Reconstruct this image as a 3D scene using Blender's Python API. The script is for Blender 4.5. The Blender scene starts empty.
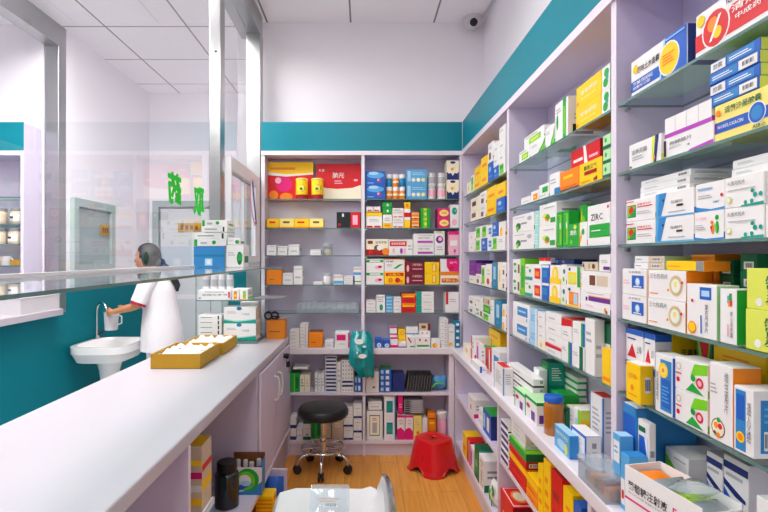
import bpy, bmesh, math, random
from mathutils import Vector, Matrix, Euler
random.seed(7)
SC = bpy.context.scene
COL = SC.collection
PI = math.pi
# ---------- camera figures: focal length in pixels, eye height, principal point ----------
FP, CX, CY, EYE = 493.0, 363.0, 257.0, 1.5
def at(px, py, Y):
    """pixel + depth -> world point"""
    return Vector(((px-CX)*Y/FP, Y, EYE-(py-CY)*Y/FP))
def srgb(h):
    h = h.lstrip('#')
    c = [int(h[i:i+2], 16)/255 for i in (0, 2, 4)]
    return tuple(x/12.92 if x <= .04045 else ((x+.055)/1.055)**2.4 for x in c)
MATS = {}
def mat(name, hexc, rough=.5, metal=0., var=.03, scale=30., bump=0., coat=0., spec=.5):
    m = bpy.data.materials.new(name); m.use_nodes = True
    nt = m.node_tree; b = nt.nodes['Principled BSDF']
    c = srgb(hexc)
    tc = nt.nodes.new('ShaderNodeTexCoord'); nz = nt.nodes.new('ShaderNodeTexNoise')
    nz.inputs['Scale'].default_value = scale; nz.inputs['Detail'].default_value = 2
    nt.links.new(tc.outputs['Object'], nz.inputs['Vector'])
    mx = nt.nodes.new('ShaderNodeMix'); mx.data_type = 'RGBA'
    mx.inputs[6].default_value = tuple(x*(1-var) for x in c)+(1,)
    mx.inputs[7].default_value = tuple(min(1, x*(1+var)) for x in c)+(1,)
    nt.links.new(nz.outputs['Fac'], mx.inputs[0]); nt.links.new(mx.outputs[2], b.inputs['Base Color'])
    b.inputs['Roughness'].default_value = rough; b.inputs['Metallic'].default_value = metal
    b.inputs['Coat Weight'].default_value = coat
    b.inputs['Specular IOR Level'].default_value = spec
    if bump:
        bp = nt.nodes.new('ShaderNodeBump'); bp.inputs['Strength'].default_value = bump; bp.inputs['Distance'].default_value = .002
        nt.links.new(nz.outputs['Fac'], bp.inputs['Height']); nt.links.new(bp.outputs[0], b.inputs['Normal'])
    MATS[name] = m; return m
def glass(name, tint, ior=1.5, rough=0.0, refl=(1, 1, 1), base=None, opac=0.):
    """thin sheet glass: fresnel mix of a tinted clear pass and a mirror, optionally a little milky"""
    m = bpy.data.materials.new(name); m.use_nodes = True
    nt = m.node_tree; nt.nodes.remove(nt.nodes['Principled BSDF']); out = nt.nodes['Material Output']
    tr = nt.nodes.new('ShaderNodeBsdfTransparent'); tr.inputs[0].default_value = tuple(tint)+(1,)
    gl = nt.nodes.new('ShaderNodeBsdfGlossy'); gl.inputs['Roughness'].default_value = rough; gl.inputs[0].default_value = tuple(refl)+(1,)
    fr = nt.nodes.new('ShaderNodeFresnel'); fr.inputs[0].default_value = ior
    ge = nt.nodes.new('ShaderNodeNewGeometry'); iv = nt.nodes.new('ShaderNodeMath'); iv.operation = 'SUBTRACT'; iv.inputs[0].default_value = 1; nt.links.new(ge.outputs['Backfacing'], iv.inputs[1])
    mu = nt.nodes.new('ShaderNodeMath'); mu.operation = 'MULTIPLY'; nt.links.new(fr.outputs[0], mu.inputs[0]); nt.links.new(iv.outputs[0], mu.inputs[1])
    mx = nt.nodes.new('ShaderNodeMixShader'); nt.links.new(mu.outputs[0], mx.inputs[0])   # a sheet mirrors at its outer face only
    src = tr
    if opac:
        df = nt.nodes.new('ShaderNodeBsdfDiffuse'); df.inputs[0].default_value = tuple(base)+(1,)
        m2 = nt.nodes.new('ShaderNodeMixShader'); m2.inputs[0].default_value = opac
        nt.links.new(tr.outputs[0], m2.inputs[1]); nt.links.new(df.outputs[0], m2.inputs[2]); src = m2
    nt.links.new(src.outputs[0], mx.inputs[1]); nt.links.new(gl.outputs[0], mx.inputs[2])
    nt.links.new(mx.outputs[0], out.inputs[0]); MATS[name] = m; return m
# card colours
PAL = dict(W='edebea', C='f3ead0', K='1d1f24', g='8e9095', lg='b2b4b8', R='d8151f', r='a3121b', Y='ffcf0a', y='f6e27a',
 O='f58a12', G='18a63c', L='7ad01f', dg='0b6b45', T='0fa08d', t='9fdcd3', B='1f5fc0', b='58a9de', lb='a9d3ef', N='1b2f73',
 P='6a2a92', p='b23fb6', M='e2187c', k='f4b6cb', br='7a4a2a', bg='d9c7ae', yg='dbe35a', pg='b9e7b0', tb='0d7fa8', mr='7d1630', cb='2f86c8')
for k, h in PAL.items(): mat('card_'+k, h, .42, var=.015, scale=20, spec=.4)
mat('wall_white', 'f3eff4', .8, var=.015, scale=6, bump=.04)
mat('wall_teal', '007480', .7, var=.04, scale=5, bump=.04, spec=.15)
mat('board_lavender', 'd2c9de', .5, var=.02, scale=40)
mat('board_edge', 'e3dbe6', .4, var=.01)
mat('fascia_teal', '007f90', .42, var=.02, scale=8, spec=.3)
mat('worktop_white', 'bfb8c0', .36, var=.015, scale=60, coat=.08)
mat('floor_tile', 'e4e6e6', .35, var=.03, scale=5)
mat('worktop_pale', 'e2dce3', .34, var=.015, scale=60, coat=.08)
mat('steel', 'b4b5b6', .28, 1., var=.05, scale=4)
mat('chrome', 'd8d8d8', .12, 1.)
mat('black_vinyl', '17181b', .38, var=.1, scale=60, bump=.1)
mat('black_plastic', '141518', .4)
mat('red_plastic', 'd3101d', .32, var=.04, scale=12, coat=.2)
mat('white_plastic', 'd2ced1', .35)
mat('white_ceramic', 'f3f0ee', .12, coat=.5)
mat('aluminium_white', 'e6e4e8', .35)
mat('door_grey', 'cfd3d6', .5)
mat('frame_grey', 'a9b8b8', .4)
mat('brass_plate', 'd2a63a', .4)
mat('mustard_card', 'c08f12', .6, var=.05, scale=25)
mat('mustard_dark', '7d5a0a', .7)
mat('orange_card', 'f08a10', .5)
mat('skin', 'cc8d62', .5); mat('skin_lip', 'b3605c', .5); mat('hair', '14161d', .45, var=.2, scale=80)
mat('uniform', 'eeeaec', .8, bump=.05); mat('cuff', 'b01440', .7); mat('trouser', 'e2dfe3', .8); mat('shoe', 'e9e6e4', .6)
mat('teal_bag', '008f93', .25, var=.12, scale=22, bump=.15, coat=.3)
mat('amber', 'b26a1a', .12, coat=.6); mat('dark_bottle', '0c1a1c', .12, coat=.5); mat('ribbon_pink', 'd58bb0', .7); mat('ribbon_purple', '5a4d8c', .7)
mat('green_sticker', '0ccf2a', .6)
mat('foil_grey', 'aab4bb', .3, .4, var=.2, scale=90, bump=.4)
mat('paper_white', 'f3f1f0', .7)
mat('blister_blue', '9fb7c4', .3, var=.25, scale=60, bump=.5)
mat('bag_orange', 'ff8a1c', .35); mat('bag_lime', 'b6e01a', .35)
mat('gold_card', 'c99a2a', .35, .3)
glass('pane_glass', (.985, .99, .99), 1.52)
glass('shelf_glass', (.80, .90, .88), 1.5)
glass('case_glass', (.95, .975, .97), 1.3)
glass('clear_plastic', (.88, .91, .93), 1.5, .08, base=(.7, .75, .8), opac=.22)
glass('jar_glass', (.86, .88, .88), 1.45, .03, base=(.7, .7, .7), opac=.15)
glass('window_glass', (.86, .9, .9), 1.5)
mat('glass_edge', '5d827d', .15, coat=.4)
def grid_ceiling():
    m = mat('ceiling_tile', 'f6f3f6', .85, var=.01, scale=80, bump=.05)
    nt = m.node_tree; b = nt.nodes['Principled BSDF']; mx = b.inputs['Base Color'].links[0].from_node
    tc = nt.nodes.new('ShaderNodeTexCoord'); sp = nt.nodes.new('ShaderNodeSeparateXYZ'); nt.links.new(tc.outputs['Object'], sp.inputs[0])
    last = None
    for ax, off in (('X', -.1), ('Y', 4.017)):
        a = nt.nodes.new('ShaderNodeMath'); a.operation = 'SUBTRACT'; nt.links.new(sp.outputs[ax], a.inputs[0]); a.inputs[1].default_value = off-.006-20*.667
        d = nt.nodes.new('ShaderNodeMath'); d.operation = 'DIVIDE'; nt.links.new(a.outputs[0], d.inputs[0]); d.inputs[1].default_value = .667
        f = nt.nodes.new('ShaderNodeMath'); f.operation = 'FRACT'; nt.links.new(d.outputs[0], f.inputs[0])
        l = nt.nodes.new('ShaderNodeMath'); l.operation = 'LESS_THAN'; nt.links.new(f.outputs[0], l.inputs[0]); l.inputs[1].default_value = .021
        if last:
            mm = nt.nodes.new('ShaderNodeMath'); mm.operation = 'MAXIMUM'; nt.links.new(last.outputs[0], mm.inputs[0]); nt.links.new(l.outputs[0], mm.inputs[1]); last = mm
        else: last = l
    m2 = nt.nodes.new('ShaderNodeMix'); m2.data_type = 'RGBA'; nt.links.new(last.outputs[0], m2.inputs[0])
    nt.links.new(mx.outputs[2], m2.inputs[6]); m2.inputs[7].default_value = srgb('8d8786')+(1,)
    nt.links.new(m2.outputs[2], b.inputs['Base Color'])
grid_ceiling()
def wood_floor():
    m = bpy.data.materials.new('wood_floor'); m.use_nodes = True; nt = m.node_tree; b = nt.nodes['Principled BSDF']
    tc = nt.nodes.new('ShaderNodeTexCoord'); mp = nt.nodes.new('ShaderNodeMapping'); mp.inputs['Rotation'].default_value = (0, 0, PI/2)
    nt.links.new(tc.outputs['Object'], mp.inputs[0])
    br = nt.nodes.new('ShaderNodeTexBrick'); nt.links.new(mp.outputs[0], br.inputs[0])
    br.inputs['Color1'].default_value = srgb('e5a04a')+(1,); br.inputs['Color2'].default_value = srgb('da933c')+(1,); br.inputs['Mortar'].default_value = srgb('a8702f')+(1,)
    br.inputs['Scale'].default_value = 1; br.inputs['Mortar Size'].default_value = .0015; br.inputs['Brick Width'].default_value = .9; br.inputs['Row Height'].default_value = .125
    m3 = nt.nodes.new('ShaderNodeMapping'); m3.inputs['Scale'].default_value = (40, 2.2, 1); nt.links.new(tc.outputs['Object'], m3.inputs[0])
    nz = nt.nodes.new('ShaderNodeTexNoise'); nz.inputs['Scale'].default_value = 1.4; nz.inputs['Detail'].default_value = 5; nt.links.new(m3.outputs[0], nz.inputs['Vector'])
    mx = nt.nodes.new('ShaderNodeMix'); mx.data_type = 'RGBA'; mx.blend_type = 'MULTIPLY'; mx.inputs[0].default_value = .5
    rp = nt.nodes.new('ShaderNodeValToRGB'); rp.color_ramp.elements[0].color = (.62, .5, .4, 1); rp.color_ramp.elements[1].color = (1, 1, 1, 1); rp.color_ramp.elements[0].position = .3; rp.color_ramp.elements[1].position = .65
    nt.links.new(nz.outputs['Fac'], rp.inputs[0]); nt.links.new(br.outputs['Color'], mx.inputs[6]); nt.links.new(rp.outputs[0], mx.inputs[7])
    nt.links.new(mx.outputs[2], b.inputs['Base Color']); b.inputs['Roughness'].default_value = .38; b.inputs['Specular IOR Level'].default_value = .3
    MATS['wood_floor'] = m
wood_floor()
def lamp_mat(nm='lamp_diffuser', k=1.):
    m = bpy.data.materials.new(nm); m.use_nodes = True; b = m.node_tree.nodes['Principled BSDF']
    b.inputs['Emission Color'].default_value = (1, .97, .95, 1); b.inputs['Emission Strength'].default_value = LAMP*k
    MATS[nm] = m
LAMP = 11.5
lamp_mat(); lamp_mat('lamp_diffuser_bright', 1.9)

# ---------- mesh builder ----------
class MB:
    def __init__(s): s.v = []; s.f = []; s.m = []; s.sm = []; s.mats = []
    def mi(s, k):
        if k not in s.mats: s.mats.append(k)
        return s.mats.index(k)
    def add(s, vs, fs, mt, smooth=False, M=None):
        o = len(s.v); s.v += [tuple(M @ Vector(p)) if M is not None else tuple(p) for p in vs]
        i = s.mi(mt)
        for f in fs: s.f.append(tuple(a+o for a in f)); s.m.append(i); s.sm.append(smooth)
        return s
    def box(s, x0, x1, y0, y1, z0, z1, mt, M=None, bev=0., faces=None):
        if bev:
            bm = bmesh.new(); bmesh.ops.create_cube(bm, size=1)
            for v in bm.verts: v.co = Vector(((x0+x1)/2+v.co.x*(x1-x0), (y0+y1)/2+v.co.y*(y1-y0), (z0+z1)/2+v.co.z*(z1-z0)))
            bmesh.ops.bevel(bm, geom=bm.edges[:], offset=bev, segments=2 if bev > .003 else 1, affect='EDGES', profile=.5)
            bm.verts.index_update(); s.add([v.co.copy() for v in bm.verts], [[v.index for v in f.verts] for f in bm.faces], mt, False, M); bm.free(); return s
        vs = [(x0,y0,z0),(x1,y0,z0),(x1,y1,z0),(x0,y1,z0),(x0,y0,z1),(x1,y0,z1),(x1,y1,z1),(x0,y1,z1)]
        F = [(0,3,2,1),(4,5,6,7),(0,1,5,4),(1,2,6,5),(2,3,7,6),(3,0,4,7)]
        if faces:   # six material keys: bottom top front right back left
            for f, k in zip(F, faces): s.add(vs, [f], k, False, M)
            return s
        return s.add(vs, F, mt, False, M)
    def lathe(s, prof, mt, seg=24, c=(0, 0, 0), M=None, smooth=True, caps=True):
        vs = []; fs = []; n = len(prof)
        for i in range(seg):
            a = 2*PI*i/seg
            for r, z in prof: vs.append((c[0]+r*math.cos(a), c[1]+r*math.sin(a), c[2]+z))
        for i in range(seg):
            j = (i+1) % seg
            for k in range(n-1): fs.append((i*n+k, j*n+k, j*n+k+1, i*n+k+1))
        if caps:
            if prof[0][0] > 1e-5: fs.append(tuple(i*n for i in range(seg))[::-1])
            if prof[-1][0] > 1e-5: fs.append(tuple(i*n+n-1 for i in range(seg)))
        return s.add(vs, fs, mt, smooth, M)
    def tube(s, pts, r, mt, seg=8, closed=False, flat=None, M=None):
        pts = [Vector(p) for p in pts]; n = len(pts); vs = []; fs = []; nrm = None
        for i, p in enumerate(pts):
            a = pts[(i-1) % n] if (i > 0 or closed) else p; b = pts[(i+1) % n] if (i < n-1 or closed) else p
            t = (b-a).normalized()
            if nrm is None: nrm = t.orthogonal().normalized() if abs(t.z) > .95 else Vector((0, 0, 1)).cross(t).normalized()
            nrm = (nrm-t*nrm.dot(t)).normalized(); bn = t.cross(nrm)
            rr = r[i] if isinstance(r, (list, tuple)) else r
            for k in range(seg):
                an = 2*PI*k/seg; vs.append(p+nrm*math.cos(an)*rr+bn*math.sin(an)*rr*(flat or 1))
        for i in range(n if closed else n-1):
            j = (i+1) % n
            for k in range(seg): fs.append((i*seg+k, i*seg+(k+1) % seg, j*seg+(k+1) % seg, j*seg+k))
        if not closed: fs.append(tuple(range(seg))[::-1]); fs.append(tuple((n-1)*seg+k for k in range(seg)))
        return s.add(vs, fs, mt, True, M)
    def build(s, name, parent=None, loc=(0, 0, 0), rz=0., rot=None, weld=False):
        me = bpy.data.meshes.new(name); me.from_pydata(s.v, [], s.f)
        for k in s.mats: me.materials.append(MATS[k])
        me.polygons.foreach_set('material_index', s.m); me.polygons.foreach_set('use_smooth', s.sm); me.update()
        if any(s.sm): me.set_sharp_from_angle(angle=math.radians(38))
        o = bpy.data.objects.new(name, me); COL.objects.link(o)
        o.location = loc; o.rotation_euler = rot if rot else (0, 0, rz)
        if parent: o.parent = parent
        return o
def tag(o, label=None, cat=None, group=None, kind=None):
    if label: o['label'] = label
    if cat: o['category'] = cat
    if group: o['group'] = group
    if kind: o['kind'] = kind
    return o
def empty(name, loc=(0, 0, 0), label=None, cat=None, group=None, rz=0.):
    o = bpy.data.objects.new(name, None); COL.objects.link(o); o.location = loc; o.rotation_euler = (0, 0, rz); o.empty_display_size = .05
    return tag(o, label, cat, group)
def struct(name, mb): return tag(mb.build(name), kind='structure')
def bx(*a, **k): return MB().box(*a, **k)
# ---------- lettering ----------
TXT = {}
def glyphs(s, off=.012):
    if s in TXT: return TXT[s]
    cu = bpy.data.curves.new('txt', 'FONT'); cu.body = s; cu.resolution_u = 1; cu.offset = off; cu.space_line = .95
    o = bpy.data.objects.new('txt', cu); COL.objects.link(o)
    bpy.context.view_layer.update()
    me = bpy.data.meshes.new_from_object(o.evaluated_get(bpy.context.evaluated_depsgraph_get()))
    vs = [(v.co.x, v.co.y) for v in me.vertices]; fs = [tuple(p.vertices) for p in me.polygons]
    bpy.data.objects.remove(o); bpy.data.curves.remove(cu); bpy.data.meshes.remove(me)
    if vs:
        x0 = min(v[0] for v in vs); x1 = max(v[0] for v in vs); y0 = min(v[1] for v in vs); y1 = max(v[1] for v in vs)
        vs = [((a-x0)/max(1e-6, x1-x0), (b-y0)/max(1e-6, y1-y0)) for a, b in vs]
    TXT[s] = (vs, fs); return TXT[s]
def decal(mb, d, P, W, H, lay):
    """one printed mark; P(u,v,lift) -> point on the face, W,H face size"""
    k = d[0]; e = .00025*(lay+1)
    def quad(u0, v0, u1, v1, c, e=e): mb.add([P(u0, v0, e), P(u1, v0, e), P(u1, v1, e), P(u0, v1, e)], [(0, 1, 2, 3)], 'card_'+c)
    if k == 'r': quad(*d[1:6])
    elif k in 'ce':
        if k == 'c': u, v, r, c = d[1:]; ru = r*min(W, H)/W; rv = r*min(W, H)/H
        else: u, v, ru, rv, c = d[1:]
        n = 18; mb.add([P(u+ru*math.cos(2*PI*i/n), v+rv*math.sin(2*PI*i/n), e) for i in range(n)], [tuple(range(n))], 'card_'+c)
    elif k == 'p':
        mb.add([P(u, v, e) for u, v in d[1]], [tuple(range(len(d[1])))], 'card_'+d[2])
    elif k == 't':
        s, u0, v0, u1, v1, c = d[1:]
        vs, fs = glyphs(s)
        if vs: mb.add([P(u0+a*(u1-u0), v0+b*(v1-v0), e) for a, b in vs], fs, 'card_'+c)
    elif k == 'b':
        u0, v0, u1, v1 = d[1:5]; quad(u0, v0, u1, v1, 'W'); n = 9
        for i in range(n):
            a = u0+(u1-u0)*(i+.7)/(n+.8); quad(a, v0+(v1-v0)*.15, a+(u1-u0)*(.05 if i % 3 else .075), v1-(v1-v0)*.12, 'K', e+.0002)
    elif k == 'l':
        u0, v0, u1, v1, n, c = d[1:]
        for i in range(n):
            v = v0+(v1-v0)*(i+.25)/n; quad(u0, v, u1-(u1-u0)*(.28*((i*7) % 3)/2), v+(v1-v0)/n*.42, c)
def carton_mesh(w, d, h, D):
    mb = MB(); mb.box(-w/2, w/2, 0, d, 0, h, 'card_'+D['base'], bev=min(.0012, h*.05))
    sd = D.get('side'); tp = D.get('top')
    F = lambda u, v, e: (-w/2+u*w, -e, v*h)
    R = lambda u, v, e: (w/2+e, u*d, v*h)
    L = lambda u, v, e: (-w/2-e, d-u*d, v*h)
    T = lambda u, v, e: (-w/2+u*w, v*d, h+e)
    i = .012
    if sd: decal(mb, ('r', i, i, 1-i, 1-i, sd), R, d, h, 0); decal(mb, ('r', i, i, 1-i, 1-i, sd), L, d, h, 0)
    if tp: decal(mb, ('r', i, i, 1-i, 1-i, tp), T, w, d, 0)
    for key, P, ww, hh in (('F', F, w, h), ('R', R, d, h), ('L', L, d, h), ('T', T, w, d)):
        for n, q in enumerate(D.get(key, ())): decal(mb, q, P, ww, hh, n+1)
    return mb
WORLD, EXPO = .65, -.05
# ================= the setting =================
CEIL = 3.378
struct('floor', bx(-1.25, 1.07, -1.3, 5.8, -.06, 0, 'wood_floor')); struct('floor', bx(-4.7, -1.25, -1.3, 5.8, -.06, 0, 'floor_tile'))
struct('ceiling', bx(-4.7, 1.07, -1.3, 5.8, CEIL, CEIL+.06, 'ceiling_tile'))
struct('wall_back', bx(-.9, 1.07, 3.95, 4.05, 0, CEIL, 'wall_white'))
struct('wall_right', bx(.97, 1.07, -1.3, 3.95, 0, CEIL, 'wall_white'))
m = MB(); m.box(-2.55, -2.45, -1.3, 4.07, 0, 1.045, 'wall_teal'); m.box(-2.55, -2.45, 4.07, 5.65, 0, 1.36, 'wall_teal'); m.box(-2.55, -2.45, 4.07, 5.65, 1.36, CEIL, 'wall_white')
struct('wall_left', m)
m = MB(); m.box(-2.55, -.8, 5.65, 5.75, 1.36, CEIL, 'wall_white'); m.box(-2.55, -.8, 5.65, 5.75, 0, 1.36, 'wall_teal')
struct('wall_far', m)
struct('wall_corridor', bx(-.9, -.8, 4.05, 5.65, 0, CEIL, 'wall_white'))
struct('wall_alcove', bx(-4.7, -2.57, 3.97, 4.07, 0, CEIL, 'wall_white'))
struct('wall_outer', bx(-4.8, -4.7, -1.3, 4.07, 0, CEIL, 'wall_white'))
# steel frame of the big opening on the left and of the counter partition
m = MB(); m.box(-2.56, -2.45, -1.3, 4.07, 3.205, CEIL, 'steel'); struct('trim_1', m)
m = MB(); m.box(-2.56, -2.45, 3.97, 4.07, 1.046, 3.205, 'steel', bev=.004); struct('trim_2', m)
m = MB(); m.box(-.95, -.79, -1.3, 3.87, 3.21, CEIL, 'steel'); struct('trim_3', m)
m = MB(); m.box(-.89, -.782, 3.755, 3.86, 0, 3.21, 'steel', bev=.004); struct('trim_4', m)
m = MB(); m.box(-2.64, -2.36, -1.3, 3.885, 1.0455, 1.095, 'worktop_white', bev=.004); m.box(-2.46, -2.449, 3.955, 3.968, 1.046, 1.36, 'aluminium_white')
struct('trim_5', m)

def door(name, M_, wide, high, glazed_from, label):
    """framed door lying in local XZ, facing -Y; one structure with frame, leaf and plate"""
    m = MB()
    f = .07
    m.box(0, f, -.03, .0, 0, high, 'frame_grey', M_); m.box(wide-f, wide, -.03, 0, 0, high, 'frame_grey', M_); m.box(f, wide-f, -.03, 0, high-f, high, 'frame_grey', M_)
    m.box(f+.006, wide-f-.006, -.016, 0, .01, glazed_from, 'door_grey', M_)
    m.box(f+.006, wide-f-.006, -.02, 0, glazed_from, glazed_from+.05, 'aluminium_white', M_)
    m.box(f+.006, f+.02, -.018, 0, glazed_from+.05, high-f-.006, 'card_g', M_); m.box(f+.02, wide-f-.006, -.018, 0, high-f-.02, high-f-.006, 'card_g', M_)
    m.box(f+.02, wide-f-.006, -.014, 0, glazed_from+.05, high-f-.02, 'door_grey', M_)
    o = struct(name, m)
    return o
d2 = door('door_1', Matrix.Translation((-2.40, 5.645, 0)), .86, 2.14, 1.02, '')
pm = MB(); pm.box(-.13, .13, -.012, 0, -.05, .05, 'gold_card'); 
for i in range(4): pm.box(-.1+i*.055, -.065+i*.055, -.0135, -.012, -.025, .025, 'card_br')
p = pm.build('door_plate', d2, (-1.98, 5.63, 1.835))
# framed window high in the left wall
m = MB(); wy0, wy1, wz0, wz1 = 4.12, 4.80, 1.385, 2.0
for a in ((wy0, wy0+.07, wz0, wz1), (wy1-.07, wy1, wz0, wz1), (wy0+.07, wy1-.07, wz1-.07, wz1), (wy0+.07, wy1-.07, wz0, wz0+.05)): m.box(-2.449, -2.41, *a, 'frame_grey')
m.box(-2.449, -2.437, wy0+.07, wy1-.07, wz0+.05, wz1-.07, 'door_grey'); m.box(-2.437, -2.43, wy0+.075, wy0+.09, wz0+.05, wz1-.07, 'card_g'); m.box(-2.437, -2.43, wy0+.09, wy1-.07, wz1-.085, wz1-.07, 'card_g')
w1 = struct('window_1', m)
bx(-2.434, -2.43, wy0+.09, wy1-.07, wz0+.05, wz1-.085, 'window_glass').build('glass_pane', w1)
pm = MB(); pm.box(-2.4295, -2.42, 4.56, 4.70, 1.70, 1.80, 'gold_card')
for i in range(3): pm.box(-2.42, -2.4185, 4.575+i*.04, 4.60+i*.04, 1.725, 1.775, 'card_br')
pm.build('door_plate', w1)
# white glazed aluminium sash hinged on the steel post, above the counter end
o = empty('glazed_sash', (-.80, 2.90, 1.46), 'white aluminium glazed sash hinged on the steel post above the glass case', 'sash')
L_, H_ = .845, .645
m = MB(); m.box(-.018, .018, .03, .05, 0, H_, 'aluminium_white', bev=.003); m.box(-.018, .018, L_-.15, L_, 0, H_, 'aluminium_white', bev=.003)
m.box(-.018, .018, .05, L_-.15, H_-.085, H_, 'aluminium_white', bev=.003); m.box(-.018, .018, .05, L_-.15, 0, .05, 'aluminium_white', bev=.003)
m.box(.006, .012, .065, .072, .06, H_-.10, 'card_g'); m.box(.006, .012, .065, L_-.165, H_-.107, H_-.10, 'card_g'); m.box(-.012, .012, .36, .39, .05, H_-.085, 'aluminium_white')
m.build('sash_frame', o)
bx(-.003, .003, .05, .36, .05, H_-.085, 'window_glass').build('glass_pane', o); bx(-.003, .003, .39, L_-.15, .05, H_-.085, 'window_glass').build('glass_pane', o)
# ceiling lamps
def lamp(x, y, label, w=.6, d=1.2):
    mt = 'lamp_diffuser_bright' if 'customer' in label else 'lamp_diffuser'
    o = empty('ceiling_light', (x, y, CEIL), label, 'ceiling light', 'ceiling panel lights')
    m = MB(); t = .025
    m.box(-w/2, w/2, -d/2, -d/2+t, -.03, 0, 'aluminium_white'); m.box(-w/2, w/2, d/2-t, d/2, -.03, 0, 'aluminium_white'); m.box(-w/2, -w/2+t, -d/2+t, d/2-t, -.03, 0, 'aluminium_white'); m.box(w/2-t, w/2, -d/2+t, d/2-t, -.03, 0, 'aluminium_white')
    m.build('lamp_frame', o)
    bx(-w/2+t, w/2-t, -d/2+t, d/2-t, -.02, -.005, mt).build('diffuser', o)
for x, y, l in ((-.1, 2.05, 'white ceiling panel light over the middle of the staff aisle'), (-.1, -.7, 'white ceiling panel light over the staff aisle behind the camera'),
             (-1.35, 2.85, 'unseen ceiling panel light added to brighten the customer side beside the glass partition'), (-2.1, 2.85, 'unseen ceiling panel light added to brighten the customer side beside the service window'),  # this out-of-view pair is added to lift the brightness behind the partition
             (-1.7, .4, 'white ceiling panel light over the customer side further from the sink'), (-3.5, 1.3, 'white ceiling panel light in the room behind the service window')): lamp(x, y, l, d=.55 if 'behind the service' in l else 1.2)


# ================= shelving =================
X2, Y2 = .755, 3.75
ZR = [1.953, 1.748, 1.537, 1.317, 1.102]      # glass shelf tops, right wall
ZB = [1.943, 1.722, 1.512, 1.289, 1.075]      # glass shelf tops, back wall
TOP = .817                                    # bench top
LAV = ['board_lavender']*6
def edge(i, k='board_edge'): l = LAV[:]; l[i] = k; return l
ru = empty('shelving_unit', (X2, .37, TOP), 'lavender wall shelving with teal fascia along the right wall', 'shelving unit', 'lavender shelving units with teal fascia')
def part(parent, name, mb):
    return mb.build(name, parent, (-parent.location.x, -parent.location.y, -parent.location.z))
for y0, y1 in ((.37, .40), (1.47, 1.50), (2.55, 2.585), (3.71, 3.738)):
    part(ru, 'upright', MB().box(X2, .955, y0, y1, TOP+.001, 2.27, None, faces=edge(5)))
part(ru, 'top_board', MB().box(X2-.008, .955, .37, 3.738, 2.27, 2.305, None, faces=edge(5)))
part(ru, 'back_panel', bx(.955, .967, .37, 3.738, TOP+.001, 2.305, 'board_lavender'))
part(ru, 'fascia_board', bx(X2, X2+.02, .37, 3.738, 2.305, 2.527, 'fascia_teal'))
bu = empty('shelving_unit', (-.77, Y2, TOP), 'lavender wall shelving with teal fascia across the back wall', 'shelving unit', 'lavender shelving units with teal fascia')
for x0, x1 in ((-.775, -.748), (-.0125, .0125), (.735, .754)):
    part(bu, 'upright', MB().box(x0, x1, Y2, 3.932, TOP+.001, 2.275, None, faces=edge(2)))
part(bu, 'top_board', MB().box(-.775, .754, Y2-.008, 3.932, 2.275, 2.306, None, faces=edge(2)))
part(bu, 'back_panel', bx(-.775, .945, 3.932, 3.946, TOP+.001, 2.306, 'board_lavender'))
part(bu, 'fascia_board', bx(-.775, .754, Y2, Y2+.02, 2.306, 2.527, 'fascia_teal'))
ORD = ['first', 'second', 'third', 'fourth', 'fifth', 'sixth', 'seventh', 'eighth', 'ninth', 'tenth', 'eleventh', 'twelfth', 'thirteenth', 'fourteenth', 'fifteenth', 'sixteenth', 'seventeenth', 'eighteenth', 'nineteenth', 'twentieth', 'twenty-first', 'twenty-second', 'twenty-third', 'twenty-fourth']
SHN = ['top', 'second', 'third', 'fourth', 'lowest']
GE = ['shelf_glass', 'shelf_glass', 'glass_edge', 'glass_edge', 'glass_edge', 'glass_edge']
BAYS = {'near': (.40, 1.47), 'mid': (1.50, 2.55), 'far': (2.585, 3.71)}
BN = {'near': 'near right bay', 'mid': 'middle right bay', 'far': 'far right bay', 'bl': 'left back bay', 'br': 'right back bay'}
def shelf(x0, x1, y0, y1, z, lab):
    o = MB().box(0, x1-x0, 0, y1-y0, -.007, 0, None, faces=GE).build('glass_shelf', None, (x0, y0, z))
    tag(o, lab, 'shelf', 'glass shelves in the shelving units')
for k, (y0, y1) in BAYS.items():
    for i, z in enumerate(ZR):
        shelf(X2+.004, .953, y0+.001, y1-.001, z, SHN[i]+' glass shelf in the '+BN[k]+' of medicine boxes')
        for yy in (y0, y1):
            s = 1 if yy == y0 else -1
            m = MB(); m.tube([(X2+.03, yy, z-.016), (X2+.03, yy+s*.018, z-.016)], .0055, 'steel', 10); part(ru, 'shelf_peg', m)
for k, (x0, x1) in {'bl': (-.748, -.0125), 'br': (.0125, .735)}.items():
    for i, z in enumerate(ZB):
        shelf(x0+.001, x1-.001, Y2+.004, 3.93, z, SHN[i]+' glass shelf in the '+BN[k]+' of the back wall')
        for xx in (x0, x1):
            s = 1 if xx == x0 else -1
            m = MB(); m.tube([(xx, Y2+.03, z-.016), (xx+s*.018, Y2+.03, z-.016)], .0042, 'steel', 8); part(bu, 'shelf_peg', m)
# base cabinets and worktops
rb = empty('base_cabinet', (.69, .3, 0), 'lavender open base cabinet along the right wall under the worktop', 'cabinet')
for y0, y1 in ((.3, .325), (1.49, 1.515), (2.51, 2.535), (3.675, 3.70)):
    part(rb, 'side_panel', MB().box(.69, .945, y0, y1, 0, TOP-.052, None, faces=edge(5)))
for y0, y1 in ((.325, 1.49), (1.515, 2.51), (2.535, 3.675)):
    part(rb, 'shelf_board', MB().box(.70, .944, y0, y1, .455, .476, None, faces=edge(5)))
    part(rb, 'bottom_board', MB().box(.695, .944, y0, y1, .105, .13, None, faces=edge(5)))
    part(rb, 'kick_board', bx(.71, .725, y0, y1, 0, .105, 'board_lavender'))
part(rb, 'back_panel', bx(.945, .955, .3, 3.70, 0, TOP-.052, 'board_lavender'))
bb = empty('base_cabinet', (-.575, 3.715, 0), 'lavender open base cabinet along the back wall under the worktop', 'cabinet')
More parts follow.
